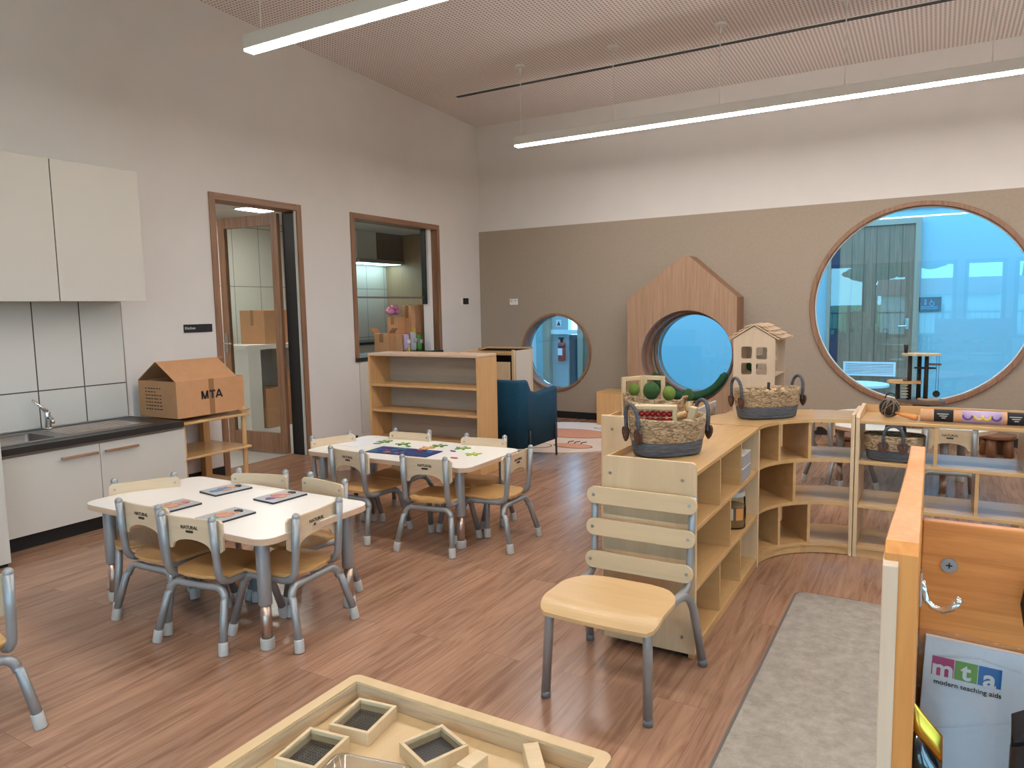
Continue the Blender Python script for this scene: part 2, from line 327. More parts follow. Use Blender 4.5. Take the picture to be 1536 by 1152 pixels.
# ------------------------------------------------------------------ mesh builder
class MB:
    def __init__(s): s.bm = bmesh.new()
    def _add(s, t, mtx=None, smooth=False):
        if mtx is not None: bmesh.ops.transform(t, matrix=mtx, verts=t.verts)
        for f in t.faces: f.smooth = smooth
        me = bpy.data.meshes.new('t'); t.to_mesh(me); t.free()
        s.bm.from_mesh(me); bpy.data.meshes.remove(me); return s
    def box(s, a, b, bev=0.0, seg=2, mtx=None):
        t = bmesh.new(); bmesh.ops.create_cube(t, size=1)
        d = [abs(b[i]-a[i]) for i in range(3)]; c = [(a[i]+b[i])/2 for i in range(3)]
        bmesh.ops.scale(t, vec=d, verts=t.verts); bmesh.ops.translate(t, vec=c, verts=t.verts)
        if bev:
            bmesh.ops.bevel(t, geom=t.edges[:], offset=min(bev, min(d)*0.45), segments=seg, profile=0.5, affect='EDGES')
        return s._add(t, mtx)
    def cyl(s, p, q, r, r2=None, seg=20, smooth=True, bev=0):
        p, q = Vector(p), Vector(q); L = (q-p).length
        t = bmesh.new()
        bmesh.ops.create_cone(t, cap_ends=True, segments=seg, radius1=r, radius2=r if r2 is None else r2, depth=L)
        if bev:
            bmesh.ops.bevel(t, geom=[e for e in t.edges if len(e.link_faces) == 2 and any(len(f.verts) > 4 for f in e.link_faces)], offset=bev, segments=3, profile=0.5, affect='EDGES')
        z = (q-p).normalized(); m = z.to_track_quat('Z', 'Y').to_matrix().to_4x4(); m.translation = (p+q)/2
        for f in t.faces: f.smooth = smooth and len(f.verts) <= 4
        bmesh.ops.transform(t, matrix=m, verts=t.verts)
        me = bpy.data.meshes.new('t'); t.to_mesh(me); t.free(); s.bm.from_mesh(me); bpy.data.meshes.remove(me); return s
    def sph(s, c, r, sc=(1, 1, 1), seg=20, rings=12, mtx=None):
        t = bmesh.new(); bmesh.ops.create_uvsphere(t, u_segments=seg, v_segments=rings, radius=r)
        bmesh.ops.scale(t, vec=sc, verts=t.verts); bmesh.ops.translate(t, vec=c, verts=t.verts)
        return s._add(t, mtx, True)
    def tube(s, pts, r, seg=12, caps=True, flat=1.0, closed=False):
        """round tube swept along a polyline"""
        P = [Vector(p) for p in pts]; t = bmesh.new(); n = len(P); rings = []
        up = None
        for i in range(n):
            a = P[i-1] if (i or closed) else P[0]; b = P[(i+1) % n] if (i < n-1 or closed) else P[-1]
            d = (b-a).normalized()
            if up is None:
                ref = Vector((0, 0, 1)) if abs(d.z) < 0.9 else Vector((1, 0, 0))
                up = (ref - d*ref.dot(d)).normalized()
            else:
                up = (up - d*up.dot(d)).normalized()
            sd = d.cross(up)
            rr = r[i] if isinstance(r, (list, tuple)) else r
            rings.append([t.verts.new(P[i] + (up*math.cos(2*PI*k/seg) + sd*flat*math.sin(2*PI*k/seg))*rr) for k in range(seg)])
        m = n if closed else n-1
        for i in range(m):
            A, B = rings[i], rings[(i+1) % n]
            for k in range(seg):
                t.faces.new((A[k], A[(k+1) % seg], B[(k+1) % seg], B[k]))
        if caps and not closed:
            t.faces.new(rings[0][::-1]); t.faces.new(rings[-1])
        bmesh.ops.recalc_face_normals(t, faces=t.faces[:])
        return s._add(t, None, True)
    def loft(s, rings, capb=True, capt=True, smooth=True, closed=True):
        t = bmesh.new(); R = [[t.verts.new(p) for p in r] for r in rings]; n = len(R[0])
        for A, B in zip(R, R[1:]):
            for k in range(n if closed else n-1):
                t.faces.new((A[k], A[(k+1) % n], B[(k+1) % n], B[k]))
        if capb and closed: t.faces.new(R[0][::-1])
        if capt and closed: t.faces.new(R[-1])
        bmesh.ops.recalc_face_normals(t, faces=t.faces[:])
        return s._add(t, None, smooth)
    def prism(s, poly, axis, a, b, bev=0, mtx=None, smooth=False):
        """polygon given in the two axes other than `axis`, extruded from a to b along it"""
        t = bmesh.new()
        def P(u, v, w): return {'x': (w, u, v), 'y': (u, w, v), 'z': (u, v, w)}[axis]
        A = [t.verts.new(P(u, v, a)) for u, v in poly]; B = [t.verts.new(P(u, v, b)) for u, v in poly]
        t.faces.new(A); t.faces.new(B[::-1]); n = len(poly)
        for k in range(n): t.faces.new((A[k], B[k], B[(k+1) % n], A[(k+1) % n]))
        bmesh.ops.recalc_face_normals(t, faces=t.faces[:])
        if bev:
            bmesh.ops.bevel(t, geom=[e for e in t.edges if any(len(f.verts) > 4 or True for f in e.link_faces)], offset=bev, segments=2, profile=0.5, affect='EDGES')
        return s._add(t, mtx, smooth)
    def build(s, name, mat, parent=None, loc=None, autosmooth=True):
        me = bpy.data.meshes.new(name); s.bm.to_mesh(me); s.bm.free()
        me.materials.append(M[mat] if isinstance(mat, str) else mat)
        o = bpy.data.objects.new(name, me); COL.objects.link(o)
        if parent: o.parent = parent
        if loc: o.location = loc
        return o

def arcpts(c, r, a0, a1, n, z=None):
    return [(c[0]+r*math.cos(a0+(a1-a0)*k/n), c[1]+r*math.sin(a0+(a1-a0)*k/n)) for k in range(n+1)]

def rrect(x0, y0, x1, y1, r, n=6):
    P = []
    for cx, cy, a in ((x1-r, y1-r, 0), (x0+r, y1-r, PI/2), (x0+r, y0+r, PI), (x1-r, y0+r, 1.5*PI)):
        P += arcpts((cx, cy), r, a, a+PI/2, n)
    return P

def plate(name, outline, holes, thick, mat, parent=None, plane='xz', at=0.0):
    """flat board with holes: a filled 2-D curve extruded, then turned into a mesh.  plane 'xz' faces -y, 'yz' faces +x, 'xy' lies flat"""
    cu = bpy.data.curves.new(name, 'CURVE'); cu.dimensions = '2D'; cu.fill_mode = 'BOTH'; cu.extrude = thick/2
    for poly in [outline]+holes:
        sp = cu.splines.new('POLY'); sp.points.add(len(poly)-1); sp.use_cyclic_u = True
        for p, q in zip(sp.points, poly): p.co = (q[0], q[1], 0, 1)
    ob = bpy.data.objects.new('tmp', cu); COL.objects.link(ob)
    dg = bpy.context.evaluated_depsgraph_get(); dg.update()
    me = bpy.data.meshes.new_from_object(ob.evaluated_get(dg)); bpy.data.objects.remove(ob); bpy.data.curves.remove(cu)
    if plane == 'xz': mt = Matrix(((1, 0, 0, 0), (0, 0, -1, at), (0, 1, 0, 0), (0, 0, 0, 1)))
    elif plane == 'yz': mt = Matrix(((0, 0, 1, at), (1, 0, 0, 0), (0, 1, 0, 0), (0, 0, 0, 1)))
    else: mt = Matrix.Translation((0, 0, at))
    me.transform(mt); me.materials.clear(); me.materials.append(M[mat] if isinstance(mat, str) else mat); me.name = name
    for p in me.polygons: p.use_smooth = False
    o = bpy.data.objects.new(name, me); COL.objects.link(o)
    if parent: o.parent = parent
    return o

def text(name, body, size, mtx, mat, parent=None, ext=0.0004, align='CENTER', bold=0.0):
    cu = bpy.data.curves.new(name, 'FONT'); cu.body = body; cu.size = size; cu.extrude = ext
    cu.align_x = align; cu.align_y = 'CENTER'; cu.offset = bold
    ob = bpy.data.objects.new('tmp', cu); COL.objects.link(ob)
    dg = bpy.context.evaluated_depsgraph_get(); dg.update()
    me = bpy.data.meshes.new_from_object(ob.evaluated_get(dg)); bpy.data.objects.remove(ob); bpy.data.curves.remove(cu)
    me.transform(mtx); me.materials.clear(); me.materials.append(M[mat]); me.name = name
    o = bpy.data.objects.new(name, me); COL.objects.link(o)
    if parent: o.parent = parent
    return o

def frame(o, xa, ya):
    """matrix whose local x/y axes are xa/ya, at o (text lies in it)"""
    x, y = Vector(xa).normalized(), Vector(ya).normalized(); z = x.cross(y)
    return Matrix(((x.x, y.x, z.x, o[0]), (x.y, y.y, z.y, o[1]), (x.z, y.z, z.z, o[2]), (0, 0, 0, 1)))

def thing(name, label, cat, loc=(0, 0, 0), rz=0.0, group=None):
    o = bpy.data.objects.new(name, None); COL.objects.link(o); o.location = loc; o.rotation_euler = (0, 0, rz)
    o.empty_display_size = 0.05
    return tag(o, label, cat, group)
def tag(o, label, cat, group=None):
    o['label'] = label; o['category'] = cat
    if group: o['group'] = group
    return o
def struct(o, label=None):
    o['kind'] = 'structure'
    if label: o['label'] = label
    return o
def dup(root, loc, rz, label, group=None):
    def cp(o, par):
        c = o.copy(); COL.objects.link(c); c.parent = par
        for ch in list(o.children): cp(ch, c)
        return c
    r = root.copy(); COL.objects.link(r)
    for ch in list(root.children): cp(ch, r)
    r.location = loc; r.rotation_euler = (0, 0, rz); r['label'] = label
    if group: r['group'] = group
    return r

# ------------------------------------------------------------------ room shell
CEIL = lambda y: 3.632 - 0.045*y
XR, YR = 8.6, -11.0
YN = -0.0
circ = lambda c, r, n=72: [(c[0]+r*math.cos(2*PI*k/n), c[1]+r*math.sin(2*PI*k/n)) for k in range(n)]
W1, W2, W3 = (1.085, 0.806), (2.79, 0.80), (4.96, 1.31)
R1, R2, R3 = 0.46, 0.50, 0.955

struct(MB().box((-0.2, YR, -0.1), (XR+0.2, 0.2, 0)).build('floor', 'floor'))
t = bmesh.new()
cm = MB()
cm.loft([[(-0.2, YR-0.2, CEIL(YR-0.2)), (XR+0.2, YR-0.2, CEIL(YR-0.2)), (XR+0.2, YR-0.2, CEIL(YR-0.2)+0.15), (-0.2, YR-0.2, CEIL(YR-0.2)+0.15)],
         [(-0.2, 0.2, CEIL(0.2)), (XR+0.2, 0.2, CEIL(0.2)), (XR+0.2, 0.2, CEIL(0.2)+0.15), (-0.2, 0.2, CEIL(0.2)+0.15)]], smooth=False)
struct(cm.build('ceiling', 'ceiling'))
# left wall with the door and servery openings (drawn in y,z)
DY0, DY1, DZ = -4.022, -3.034, 2.335
SY0, SY1, SZ0, SZ1 = -2.38, -0.875, 0.845, 2.34
f = 0.055
wl = plate('wall_left', [(YR, 0), (DY0+f*0.4, 0), (DY0+f*0.4, DZ-f*0.4), (DY1-f*0.4, DZ-f*0.4), (DY1-f*0.4, 0), (0.2, 0), (0.2, CEIL(0.2)+0.02), (YR, CEIL(YR)+0.02)],
           [[(SY0+f*0.4, SZ0), (SY1-f*0.4, SZ0), (SY1-f*0.4, SZ1-f*0.4), (SY0+f*0.4, SZ1-f*0.4)]], 0.18, 'wall', None, 'yz', -0.09)
struct(wl)
wb = plate('wall_back', [(0, 0), (XR, 0), (XR, CEIL(0)+0.02), (0, CEIL(0)+0.02)], [circ(W1, R1), circ(W2, R2-0.04), circ(W3, R3)], 0.18, 'wall', None, 'xz', 0.102)
struct(wb)
tp = plate('trim_1', [(0.001, 0.082), (XR, 0.082), (XR, 2.33), (0.001, 2.33)], [circ(W1, R1), circ(W2, R2-0.04), circ(W3, R3)], 0.012, 'pinboard', None, 'xz', 0.006)
struct(tp, 'tan pinboard panel on the lower back wall')
# rear wall with a row of windows (seen mirrored in the big round pane)
PANES = [(2.82, 3.60), (3.80, 4.50), (4.72, 5.42), (5.64, 6.34), (6.56, 7.26)]
PZ0, PZ1 = 0.55, 2.20
struct(plate('wall_rear', [(0, 0), (XR, 0), (XR, CEIL(YR)+0.02), (0, CEIL(YR)+0.02)],
      [[(a, PZ0), (b, PZ0), (b, PZ1), (a, PZ1)] for a, b in PANES], 0.16, 'wall', None, 'xz', YR-0.08))
RP = [(-10.2, -9.0), (-8.8, -7.6)]  # side windows out of view, added to let in more daylight
struct(plate('wall_right', [(YR, 0), (0, 0), (0, CEIL(0)+0.02), (YR, CEIL(YR)+0.02)],
      [[(a, 0.3), (b, 0.3), (b, 2.4), (a, 2.4)] for a, b in RP], 0.16, 'wall', None, 'yz', XR+0.08))
n = 4
for i, (a, b) in enumerate(PANES):
    n += 1
    fr = MB()
    for x0, x1, z0, z1 in ((a-0.04, a+0.04, PZ0-0.04, PZ1+0.04), (b-0.04, b+0.04, PZ0-0.04, PZ1+0.04), (a+0.04, b-0.04, PZ0-0.04, PZ0+0.04), (a+0.04, b-0.04, PZ1-0.04, PZ1+0.04)):
        fr.box((x0, YR-0.14, z0), (x1, YR+0.02, z1))
    struct(fr.build('window_%d' % n, 'frame'))
for i, (a, b) in enumerate(RP):
    n += 1
    fr = MB()
    for y0, y1, z0, z1 in ((a-0.04, a+0.04, 0.26, 2.44), (b-0.04, b+0.04, 0.26, 2.44), (a+0.04, b-0.04, 0.26, 0.34), (a+0.04, b-0.04, 2.36, 2.44)):
        fr.box((XR-0.02, y0, z0), (XR+0.14, y1, z1))
    struct(fr.build('window_%d' % n, 'frame'))
# skirting
sk = MB().box((0.0, -4.77, 0), (0.012, DY0-0.002, 0.082)).box((0.0, DY1+0.002, 0), (0.012, -2.4, 0.082)).box((0, -0.86, 0), (0.012, 0, 0.082))
struct(sk.build('baseboard_left', 'black'))
struct(MB().box((0.012, -0.014, 0), (XR, 0.012, 0.082)).build('baseboard_back', 'black'))

# round windows
def round_window(idx, c, ro, ri, y0, y1, yg, seg=96):
    """turned timber ring lining the opening, pane set back in it"""
    m = MB(); prof = [(ro, y0), (ri, y0), (ri, y1), (ri+0.004, y1), (ro-0.012 if False else ro, y0+0.004)]
    prof = [(ri, y1), (ri, y0+0.004), (ri+0.004, y0), (ro-0.004, y0), (ro, y0+0.004), (ro, -0.001), (ri+0.012, -0.001), (ri+0.012, y1)]
    rings = []
    for k in range(seg):
        a = 2*PI*k/seg
        rings.append([(c[0]+r*math.cos(a), y, c[1]+r*math.sin(a)) for r, y in prof])
    rings.append(rings[0])
    m.loft(rings, False, False, smooth=False)
    o = struct(m.build('window_%d' % idx, 'frame'))
    p = MB(); p.cyl((c[0], yg, c[1]), (c[0], yg+0.01, c[1]), ri-0.004, seg=seg, smooth=False)
    p.build('pane', 'glassblue', o)
    return o
w1 = round_window(1, W1, 0.476, R1-0.014, -0.02, 0.19, 0.14)
w3 = round_window(3, W3, 0.970, R3-0.026, -0.025, 0.15, 0.05)
bead = MB(); 
rings = []
for k in range(97):
    a = 2*PI*k/96
    rings.append([(W3[0]+r*math.cos(a), y, W3[1]+r*math.sin(a)) for r, y in ((R3-0.027, 0.03), (R3-0.040, 0.03), (R3-0.040, 0.049), (R3-0.027, 0.049))])
bead.loft(rings, False, False); bead.build('glazing_bead', 'white', w3)
# window 2 sits at the back of the play-house portal
w2 = MB(); rings = []
for k in range(97):
    a = 2*PI*k/96
    rings.append([(W2[0]+r*math.cos(a), y, W2[1]+0.02+r*math.sin(a)) for r, y in ((0.425, 0.0), (0.425, 0.18), (0.446, 0.18), (0.446, 0.0))])
w2.loft(rings, False, False, smooth=False); w2 = struct(w2.build('window_2', 'frame'))
MB().cyl((W2[0], 0.06, W2[1]+0.02), (W2[0], 0.07, W2[1]+0.02), 0.424, seg=96, smooth=False).build('pane', 'glassblue', w2)

# play-house portal (deep timber house front with a round hole)
HX0, HX1, HY = 2.135, 3.40, -0.30
ph = thing('play_house_portal', 'oak house-shaped wall surround with a large round opening, in the middle of the tan wall', 'house-shaped surround', (2.77, -0.15, 0))
def shift(poly, dx): return [(x-dx, z) for x, z in poly]
APX, EAV = (2.79, 1.868), 1.425
o = plate('front_panel', shift([(HX0, 0), (HX1-0.07, 0), (HX1-0.07, EAV), (APX[0]+0.035, APX[1]), (APX[0]-0.035, APX[1]), (HX0, EAV)], 2.77), [shift(circ((2.80, 0.79), 0.505), 2.77)], 0.018, 'portal', ph, 'xz', -0.141)
ring = MB(); rr = []
for k in range(97):
    a = 2*PI*k/96
    rr.append([(2.80-2.77+r*math.cos(a), y, 0.79+r*math.sin(a)) for r, y in ((0.506, -0.149), (0.506, 0.0), (0.478, 0.0), (0.478, 0.146), (0.52, 0.146), (0.52, -0.131))])
ring.loft(rr, False, False, smooth=False); ring.build('round_lining', 'frame', ph)
sd = MB()
prof = shift([(HX0, 0), (HX0, EAV), (APX[0]-0.035, APX[1]), (APX[0]+0.035, APX[1]), (HX1-0.07, EAV), (HX1-0.07, 0)], 2.77)
inn = shift([(HX0+0.018, 0), (HX0+0.018, EAV-0.01), (APX[0]-0.03, APX[1]-0.022), (APX[0]+0.03, APX[1]-0.022), (HX1-0.088, EAV-0.01), (HX1-0.088, 0)], 2.77)
sd.loft([[(p[0], -0.132, p[1]), (p[0], 0.148, p[1]), (q[0], 0.148, q[1]), (q[0], -0.132, q[1])] for p, q in zip(prof, inn)], True, True, smooth=False)
sd.build('side_panel', 'frame', ph)
# bolster lying in the bottom of the round opening
bol = MB(); P = []
for k in range(25):
    a = math.radians(205 + (338-205)*k/24)
    P.append((2.80+0.432*math.cos(a), -0.20, 0.79+0.432*math.sin(a)))
R = [0.02]+[0.044+0.001*(k % 3) for k in range(23)]+[0.02]
bol.tube(P, R, 16)
tag(bol.build('bolster', 'bolster'), 'long dark green bolster curled in the bottom of the house-shaped round opening', 'cushion')

# ------------------------------------------------------------------ door and servery in the left wall
d1 = struct(MB().box((-0.185, DY0, 0), (0.012, DY0+f, DZ)).box((-0.185, DY1-f, 0), (0.012, DY1, DZ)).build('door_1', 'frame'), 'timber door frame to the kitchen')
MB().box((-0.185, DY0+f, DZ-f), (0.012, DY1-f, DZ)).build('frame_head', 'frameh', d1)
MB().box((-0.17, DY1-f-0.016, 0.005), (-0.018, DY1-f-0.001, DZ-f-0.01), 0.004).build('finger_guard', 'black', d1)
MB().box((-0.016, DY1-f-0.02, 0.005), (-0.002, DY1-f-0.001, DZ-f-0.005)).build('door_seal', 'cap', d1)
hx, hy, ang = -0.19, -3.115, math.radians(180+3.5)
lf = thing('tmp', '', '', (hx, hy, 0), ang); del lf['label'], lf['category']; lf.name = 'door_2'; struct(lf, 'glazed timber door leaf standing open into the kitchen')
Wd, Ht, st, bt = 0.77, 2.265, 0.085, 0.04
MB().box((0, 0, 0.012), (st, bt, Ht), 0.003).box((Wd-st, 0, 0.012), (Wd, bt, Ht), 0.003).build('stile', 'frame', lf)
MB().box((st, 0.001, 0.012), (Wd-st, bt-0.001, 0.20)).box((st, 0.001, Ht-0.10), (Wd-st, bt-0.001, Ht)).build('rail', 'frame', lf)
MB().box((st-0.005, 0.015, 0.19), (Wd-st+0.005, 0.023, Ht-0.09)).build('glass_panel', 'glassclear', lf)
h = MB().box((Wd-0.06, bt, 0.97), (Wd-0.022, bt+0.008, 1.16), 0.003); h.cyl((Wd-0.04, bt+0.008, 1.06), (Wd-0.04, bt+0.05, 1.06), 0.009)
h.tube([(Wd-0.04, bt+0.05, 1.06), (Wd-0.07, bt+0.055, 1.06), (Wd-0.16, bt+0.055, 1.06)], 0.008, 10)
h.build('lever_handle', 'steel', lf)

w4 = struct(MB().box((-0.185, SY0, SZ0+0.03), (0.012, SY0+f, SZ1)).box((-0.185, SY1-f, SZ0+0.03), (0.012, SY1, SZ1)).build('window_4', 'frame'), 'timber framed servery window to the kitchen')
MB().box((-0.185, SY0+f, SZ1-f), (0.012, SY1-f, SZ1)).build('frame_head', 'frameh', w4)
MB().box((-0.10, SY0+f, 1.50), (-0.092, SY1-f-0.09, SZ1-f)).build('sliding_pane', 'glassclear', w4)
MB().box((-0.108, SY0+f, 1.485), (-0.085, SY1-f-0.09, 1.505)).build('sash_bar', 'steel', w4)
MB().box((-0.12, SY1-f-0.12, SZ0+0.03), (-0.03, SY1-f-0.06, SZ1-f)).build('sash_track', 'alu', w4)
MB().box((-0.125, SY1-f-0.135, 1.42), (-0.06, SY1-f-0.115, SZ1-f)).build('counterweight_slot', 'black', w4)

# ------------------------------------------------------------------ kitchen beyond
KX = -2.7
struct(MB().box((KX, -6.0, -0.1), (-0.2, 2.2, 0)).build('floor_kitchen', 'kfloor'))
struct(MB().box((KX-0.1, -6.0, 0), (KX, 2.2, 2.55)).build('wall_kitchen_far', 'ktile'))
struct(MB().box((KX, 2.2, 0), (-0.0, 2.3, 2.55)).build('wall_kitchen_end', 'wall'))
struct(MB().box((KX, -6.1, 0), (-0.2, -6.0, 2.55)).build('wall_kitchen_near', 'wall'))
struct(MB().box((-0.18, 0.2, 0), (0.0, 2.2, 2.55)).build('wall_kitchen_side', 'wall'))
struct(MB().box((KX-0.1, -6.1, 2.55), (-0.18, 2.3, 2.65)).build('ceiling_kitchen', 'wall'))
lp = thing('ceiling_light_panel', 'flat white ceiling light glowing at the top of the kitchen doorway', 'ceiling light', (-1.64, -2.08, 2.55))
MB().box((-0.2, -0.2, -0.016), (0.2, 0.2, 0)).build('frame', 'white', lp)
MB().box((-0.185, -0.185, -0.02), (0.185, 0.185, -0.0165)).build('diffuser', 'ledwhite', lp)
lp2 = dup(lp, (-1.3, -4.6, 2.55), 0, 'flat ceiling light deeper in the kitchen, hidden by the door head')
tc_ = thing('tall_cupboard', 'tall oak veneer cupboard end at the right of the kitchen servery opening', 'cupboard', (-2.3, 1.8, 0))
MB().box((-0.395, -0.43, 0.1), (0.42, 0.39, 2.545)).build('carcass', 'kwood', tc_)
MB().box((0.42, -0.42, 0.12), (0.44, 0.38, 2.54)).build('door', 'kwood', tc_)
MB().box((-0.39, -0.40, 0.0), (0.36, 0.38, 0.1)).build('plinth', 'black', tc_)
rh = thing('range_hood', 'brown cupboard in painted-on shadow with a lit range hood under it, seen through the servery', 'range hood', (-2.5, 0.9, 2.08))
MB().box((-0.195, -0.16, 0.06), (0.17, 0.46, 0.465)).build('cupboard', 'darkwood', rh)  # its dark brown includes the shadow over the cupboard
MB().box((-0.195, -0.60, 0.0), (0.20, 0.46, 0.055), 0.01).build('canopy', 'steel', rh)
MB().box((-0.15, -0.55, -0.004), (0.15, 0.42, -0.0005)).build('lamp', 'ledcool', rh)
MB().box((-0.195, -0.60, 0.06), (0.16, -0.165, 0.465)).build('door', 'cabinet', rh)
kb = thing('kitchen_bench', 'black topped kitchen bench along the tiled wall behind the servery', 'kitchen bench', (-2.4, -0.5, 0))
MB().box((-0.295, -0.3, 0.1), (0.28, 1.84, 0.86)).build('cupboard', 'cabinet', kb)
MB().box((-0.295, -0.32, 0.86), (0.31, 1.85, 0.9), 0.004).build('worktop', 'bench', kb)
MB().box((-0.29, -0.3, 0), (0.23, 1.84, 0.099)).build('kickboard', 'black', kb)
wt = thing('work_table', 'white open-fronted bench with cartons on and under it, behind the glass door', 'bench', (-1.95, -1.95, 0))
MB().box((-0.3, -0.42, 0.93), (0.3, 0.5, 0.985), 0.003).build('top', 'laminate', wt)
MB().box((-0.3, -0.40, 0), (0.3, -0.22, 0.93)).build('end_panel', 'laminate', wt)
MB().box((-0.3, 0.44, 0), (0.3, 0.48, 0.93)).build('side_panel', 'laminate', wt)
MB().box((-0.3, -0.22, 0), (-0.27, 0.44, 0.93)).build('back_panel', 'greypanelsheen', wt)

def carton(loc, sx, sy, sz, rz, label, mat='card', flaps=False):
    c = thing('cardboard_box', label, 'box', loc, rz, 'cartons in the kitchen')
    MB().box((-sx/2, -sy/2, 0), (sx/2, sy/2, sz), 0.004).build('body', mat, c)
    MB().box((-0.025, -sy/2-0.001, sz*0.55), (0.025, sy/2+0.001, sz+0.001)).build('tape', 'tape', c)
    if flaps:
        for s in (-1, 1):
            MB().box((0, -sy/2, 0), (sx*0.45, sy/2, 0.004), mtx=Matrix.Translation((s*sx/2, 0, sz)) @ Matrix.Rotation(0 if s > 0 else PI, 4, 'Z') @ Matrix.Rotation(math.radians(-50), 4, 'Y')).build('flap', mat, c)
    return c
carton((-1.93, -1.82, 0.986), 0.4, 0.44, 0.40, 0.05, 'large carton on top of the white bench behind the glass door', 'card')
carton((-1.80, -1.93, 0.0), 0.34, 0.40, 0.24, 0.03, 'bottom carton of the pair under the white bench', 'cardpale')
carton((-1.80, -1.93, 0.241), 0.34, 0.38, 0.22, -0.04, 'top carton of the pair under the white bench', 'card')
carton((-1.62, -1.60, 0.0), 0.26, 0.26, 0.66, 0.2, 'tall carton standing on the floor at the right under the white bench', 'cardpale')
kt = thing('kitchen_tap', 'black gooseneck tap glimpsed at the left of the kitchen doorway', 'tap', (-2.45, -1.84, 0.9))
k = MB(); k.tube([(0, 0, 0), (0, 0, 0.32)]+[(0.0+0.07*(1-math.cos(a)), 0, 0.32+0.07*math.sin(a)) for a in [PI*q/8 for q in range(1, 9)]]+[(0.14, 0, 0.24)], 0.012, 10)
k.build('spout', 'steel', kt)
MB().cyl((0, 0, 0), (0, 0, 0.04), 0.025).build('base', 'steel', kt)
sbk = thing('sink_bench', 'white sink bench at the left of the kitchen doorway', 'kitchen bench', (-2.4, -2.9, 0))
MB().box((-0.29, -0.5, 0), (0.2, 0.498, 0.86)).build('cupboard', 'cabinet', sbk); MB().box((-0.29, -0.5, 0.86), (0.22, 0.499, 0.9)).build('worktop', 'bench', sbk)
kt.location = (-2.4, -2.6, 0.9)

# servery counter under the opening
MB().box((-0.185, SY0+0.002, SZ0-0.01), (0.025, SY1-0.002, SZ0+0.03), 0.003).build('sill', 'bench', w4)
MB().box((0.0005, SY0+0.05, 0.085), (0.012, SY1-0.05, SZ0-0.011)).build('apron_panel', 'cabinet', w4)
sv = thing('servery_counter', 'dark topped counter along the kitchen side of the servery opening', 'counter', (-0.1, -1.63, 0))
MB().box((-0.45, -0.748, 0.835), (-0.092, 0.752, 0.875), 0.003).build('worktop', 'bench', sv)
MB().box((-0.43, -0.745, 0.0), (-0.095, 0.75, 0.834)).build('cupboard', 'cabinet', sv)
SZ = 0.876
carton((-0.30, -1.56, SZ), 0.17, 0.19, 0.22, 0.3, 'small open carton on the servery counter, leftmost of the heap', 'card', True)
carton((-0.36, -1.15, SZ), 0.22, 0.40, 0.20, 0.05, 'wide carton under the stack on the servery counter', 'cardpale')
carton((-0.44, -1.17, SZ+0.201), 0.15, 0.15, 0.20, 0.0, 'small carton beneath the pink bag on the servery counter', 'card')
carton((-0.40, -0.86, SZ), 0.24, 0.16, 0.54, -0.05, 'tall brown carton at the right end of the servery counter', 'card')
carton((-0.33, -1.035, SZ+0.201), 0.13, 0.14, 0.33, 0.0, 'narrow upright carton standing on the wide servery carton', 'cardpale')
pb = MB()
for q in range(9):
    pb.sph((rnd.uniform(-.06, .06), rnd.uniform(-.07, .07), 0.045+rnd.uniform(0, .06)), 0.045, (1, 1.1, 0.8), 8, 6)
tag(pb.build('plastic_bag', 'pink', None, (-0.44, -1.19, SZ+0.408)), 'crumpled pink plastic bag on top of the servery cartons', 'bag')
for i, (x, y, hh, c, lab) in enumerate(((-0.22, -1.27, 0.20, 'p_lilac', 'pale patterned packet on the servery counter, left of the green one'), (-0.20, -1.17, 0.22, 'greyboard', 'grey and white packet on the servery counter beside the green packet'), (-0.20, -1.05, 0.19, 'p_green', 'green based packet on the servery counter at the right'))):
    pk = thing('snack_packet', lab, 'packet', (x, y, SZ))
    b = MB(); ringp = []
    for zz, sx, sy in ((0, .03, .045), (hh*.15, .035, .05), (hh*.8, .03, .048), (hh*.95, .008, .05), (hh, .006, .05)):
        ringp.append([(sx*math.cos(a), sy*math.sin(a), zz) for a in [2*PI*k/16 for k in range(16)]])
    b.loft(ringp); b.build('pouch', c, pk)
    MB().box((0.028, -0.03, hh*.45), (0.038, 0.03, hh*.68), 0.004).build('label_patch', ['white', 'p_lilac', 'p_lilac'][i], pk)
tag(MB().box((-0.012, -0.02, 0), (0.012, 0.02, 0.05), 0.004).build('yellow_packet', 'p_yellow', None, (-0.16, -1.31, SZ)), 'small yellow packet on the servery counter in front of the packets', 'packet')
tag(MB().box((-0.015, -0.025, 0), (0.015, 0.025, 0.26), 0.004).build('yellow_carton', 'p_yellow', None, (-0.25, -1.09, SZ)), 'yellow topped carton behind the green packet on the servery', 'carton')

# ------------------------------------------------------------------ kitchenette on the left wall
wc = thing('wall_cabinet', 'cream two-door cabinet hung high on the left wall over the sink', 'cabinet', (0.0, -5.4, 1.453))
MB().box((0.002, -0.578, 0.0), (0.29, 0.578, 0.88)).build('carcass', 'cabinet', wc)
for s in (-1, 1):
    MB().box((0.2905, 0.003 if s > 0 else -0.58, -0.004), (0.31, 0.58 if s > 0 else -0.003, 0.88), 0.001).build('door', 'cabinet', wc)
MB().box((0.288, -0.0029, 0.0), (0.305, 0.0029, 0.878)).build('door_gap', 'cabgap', wc)
spb = struct(MB().box((0.0005, -6.6, 0.622), (0.01, -4.826, 1.452)).build('trim_2', 'stile'), 'white tiled splashback over the sink')
struct(MB().box((0.0005, -4.826, 0.622), (0.0105, -4.820, 1.452)).build('trim_3', 'steel'), 'metal edge strip of the splashback')
bc = thing('base_cabinet', 'low cream two-door sink cabinet with walnut bar handles on the left wall', 'cabinet', (0.0, -5.385, 0))
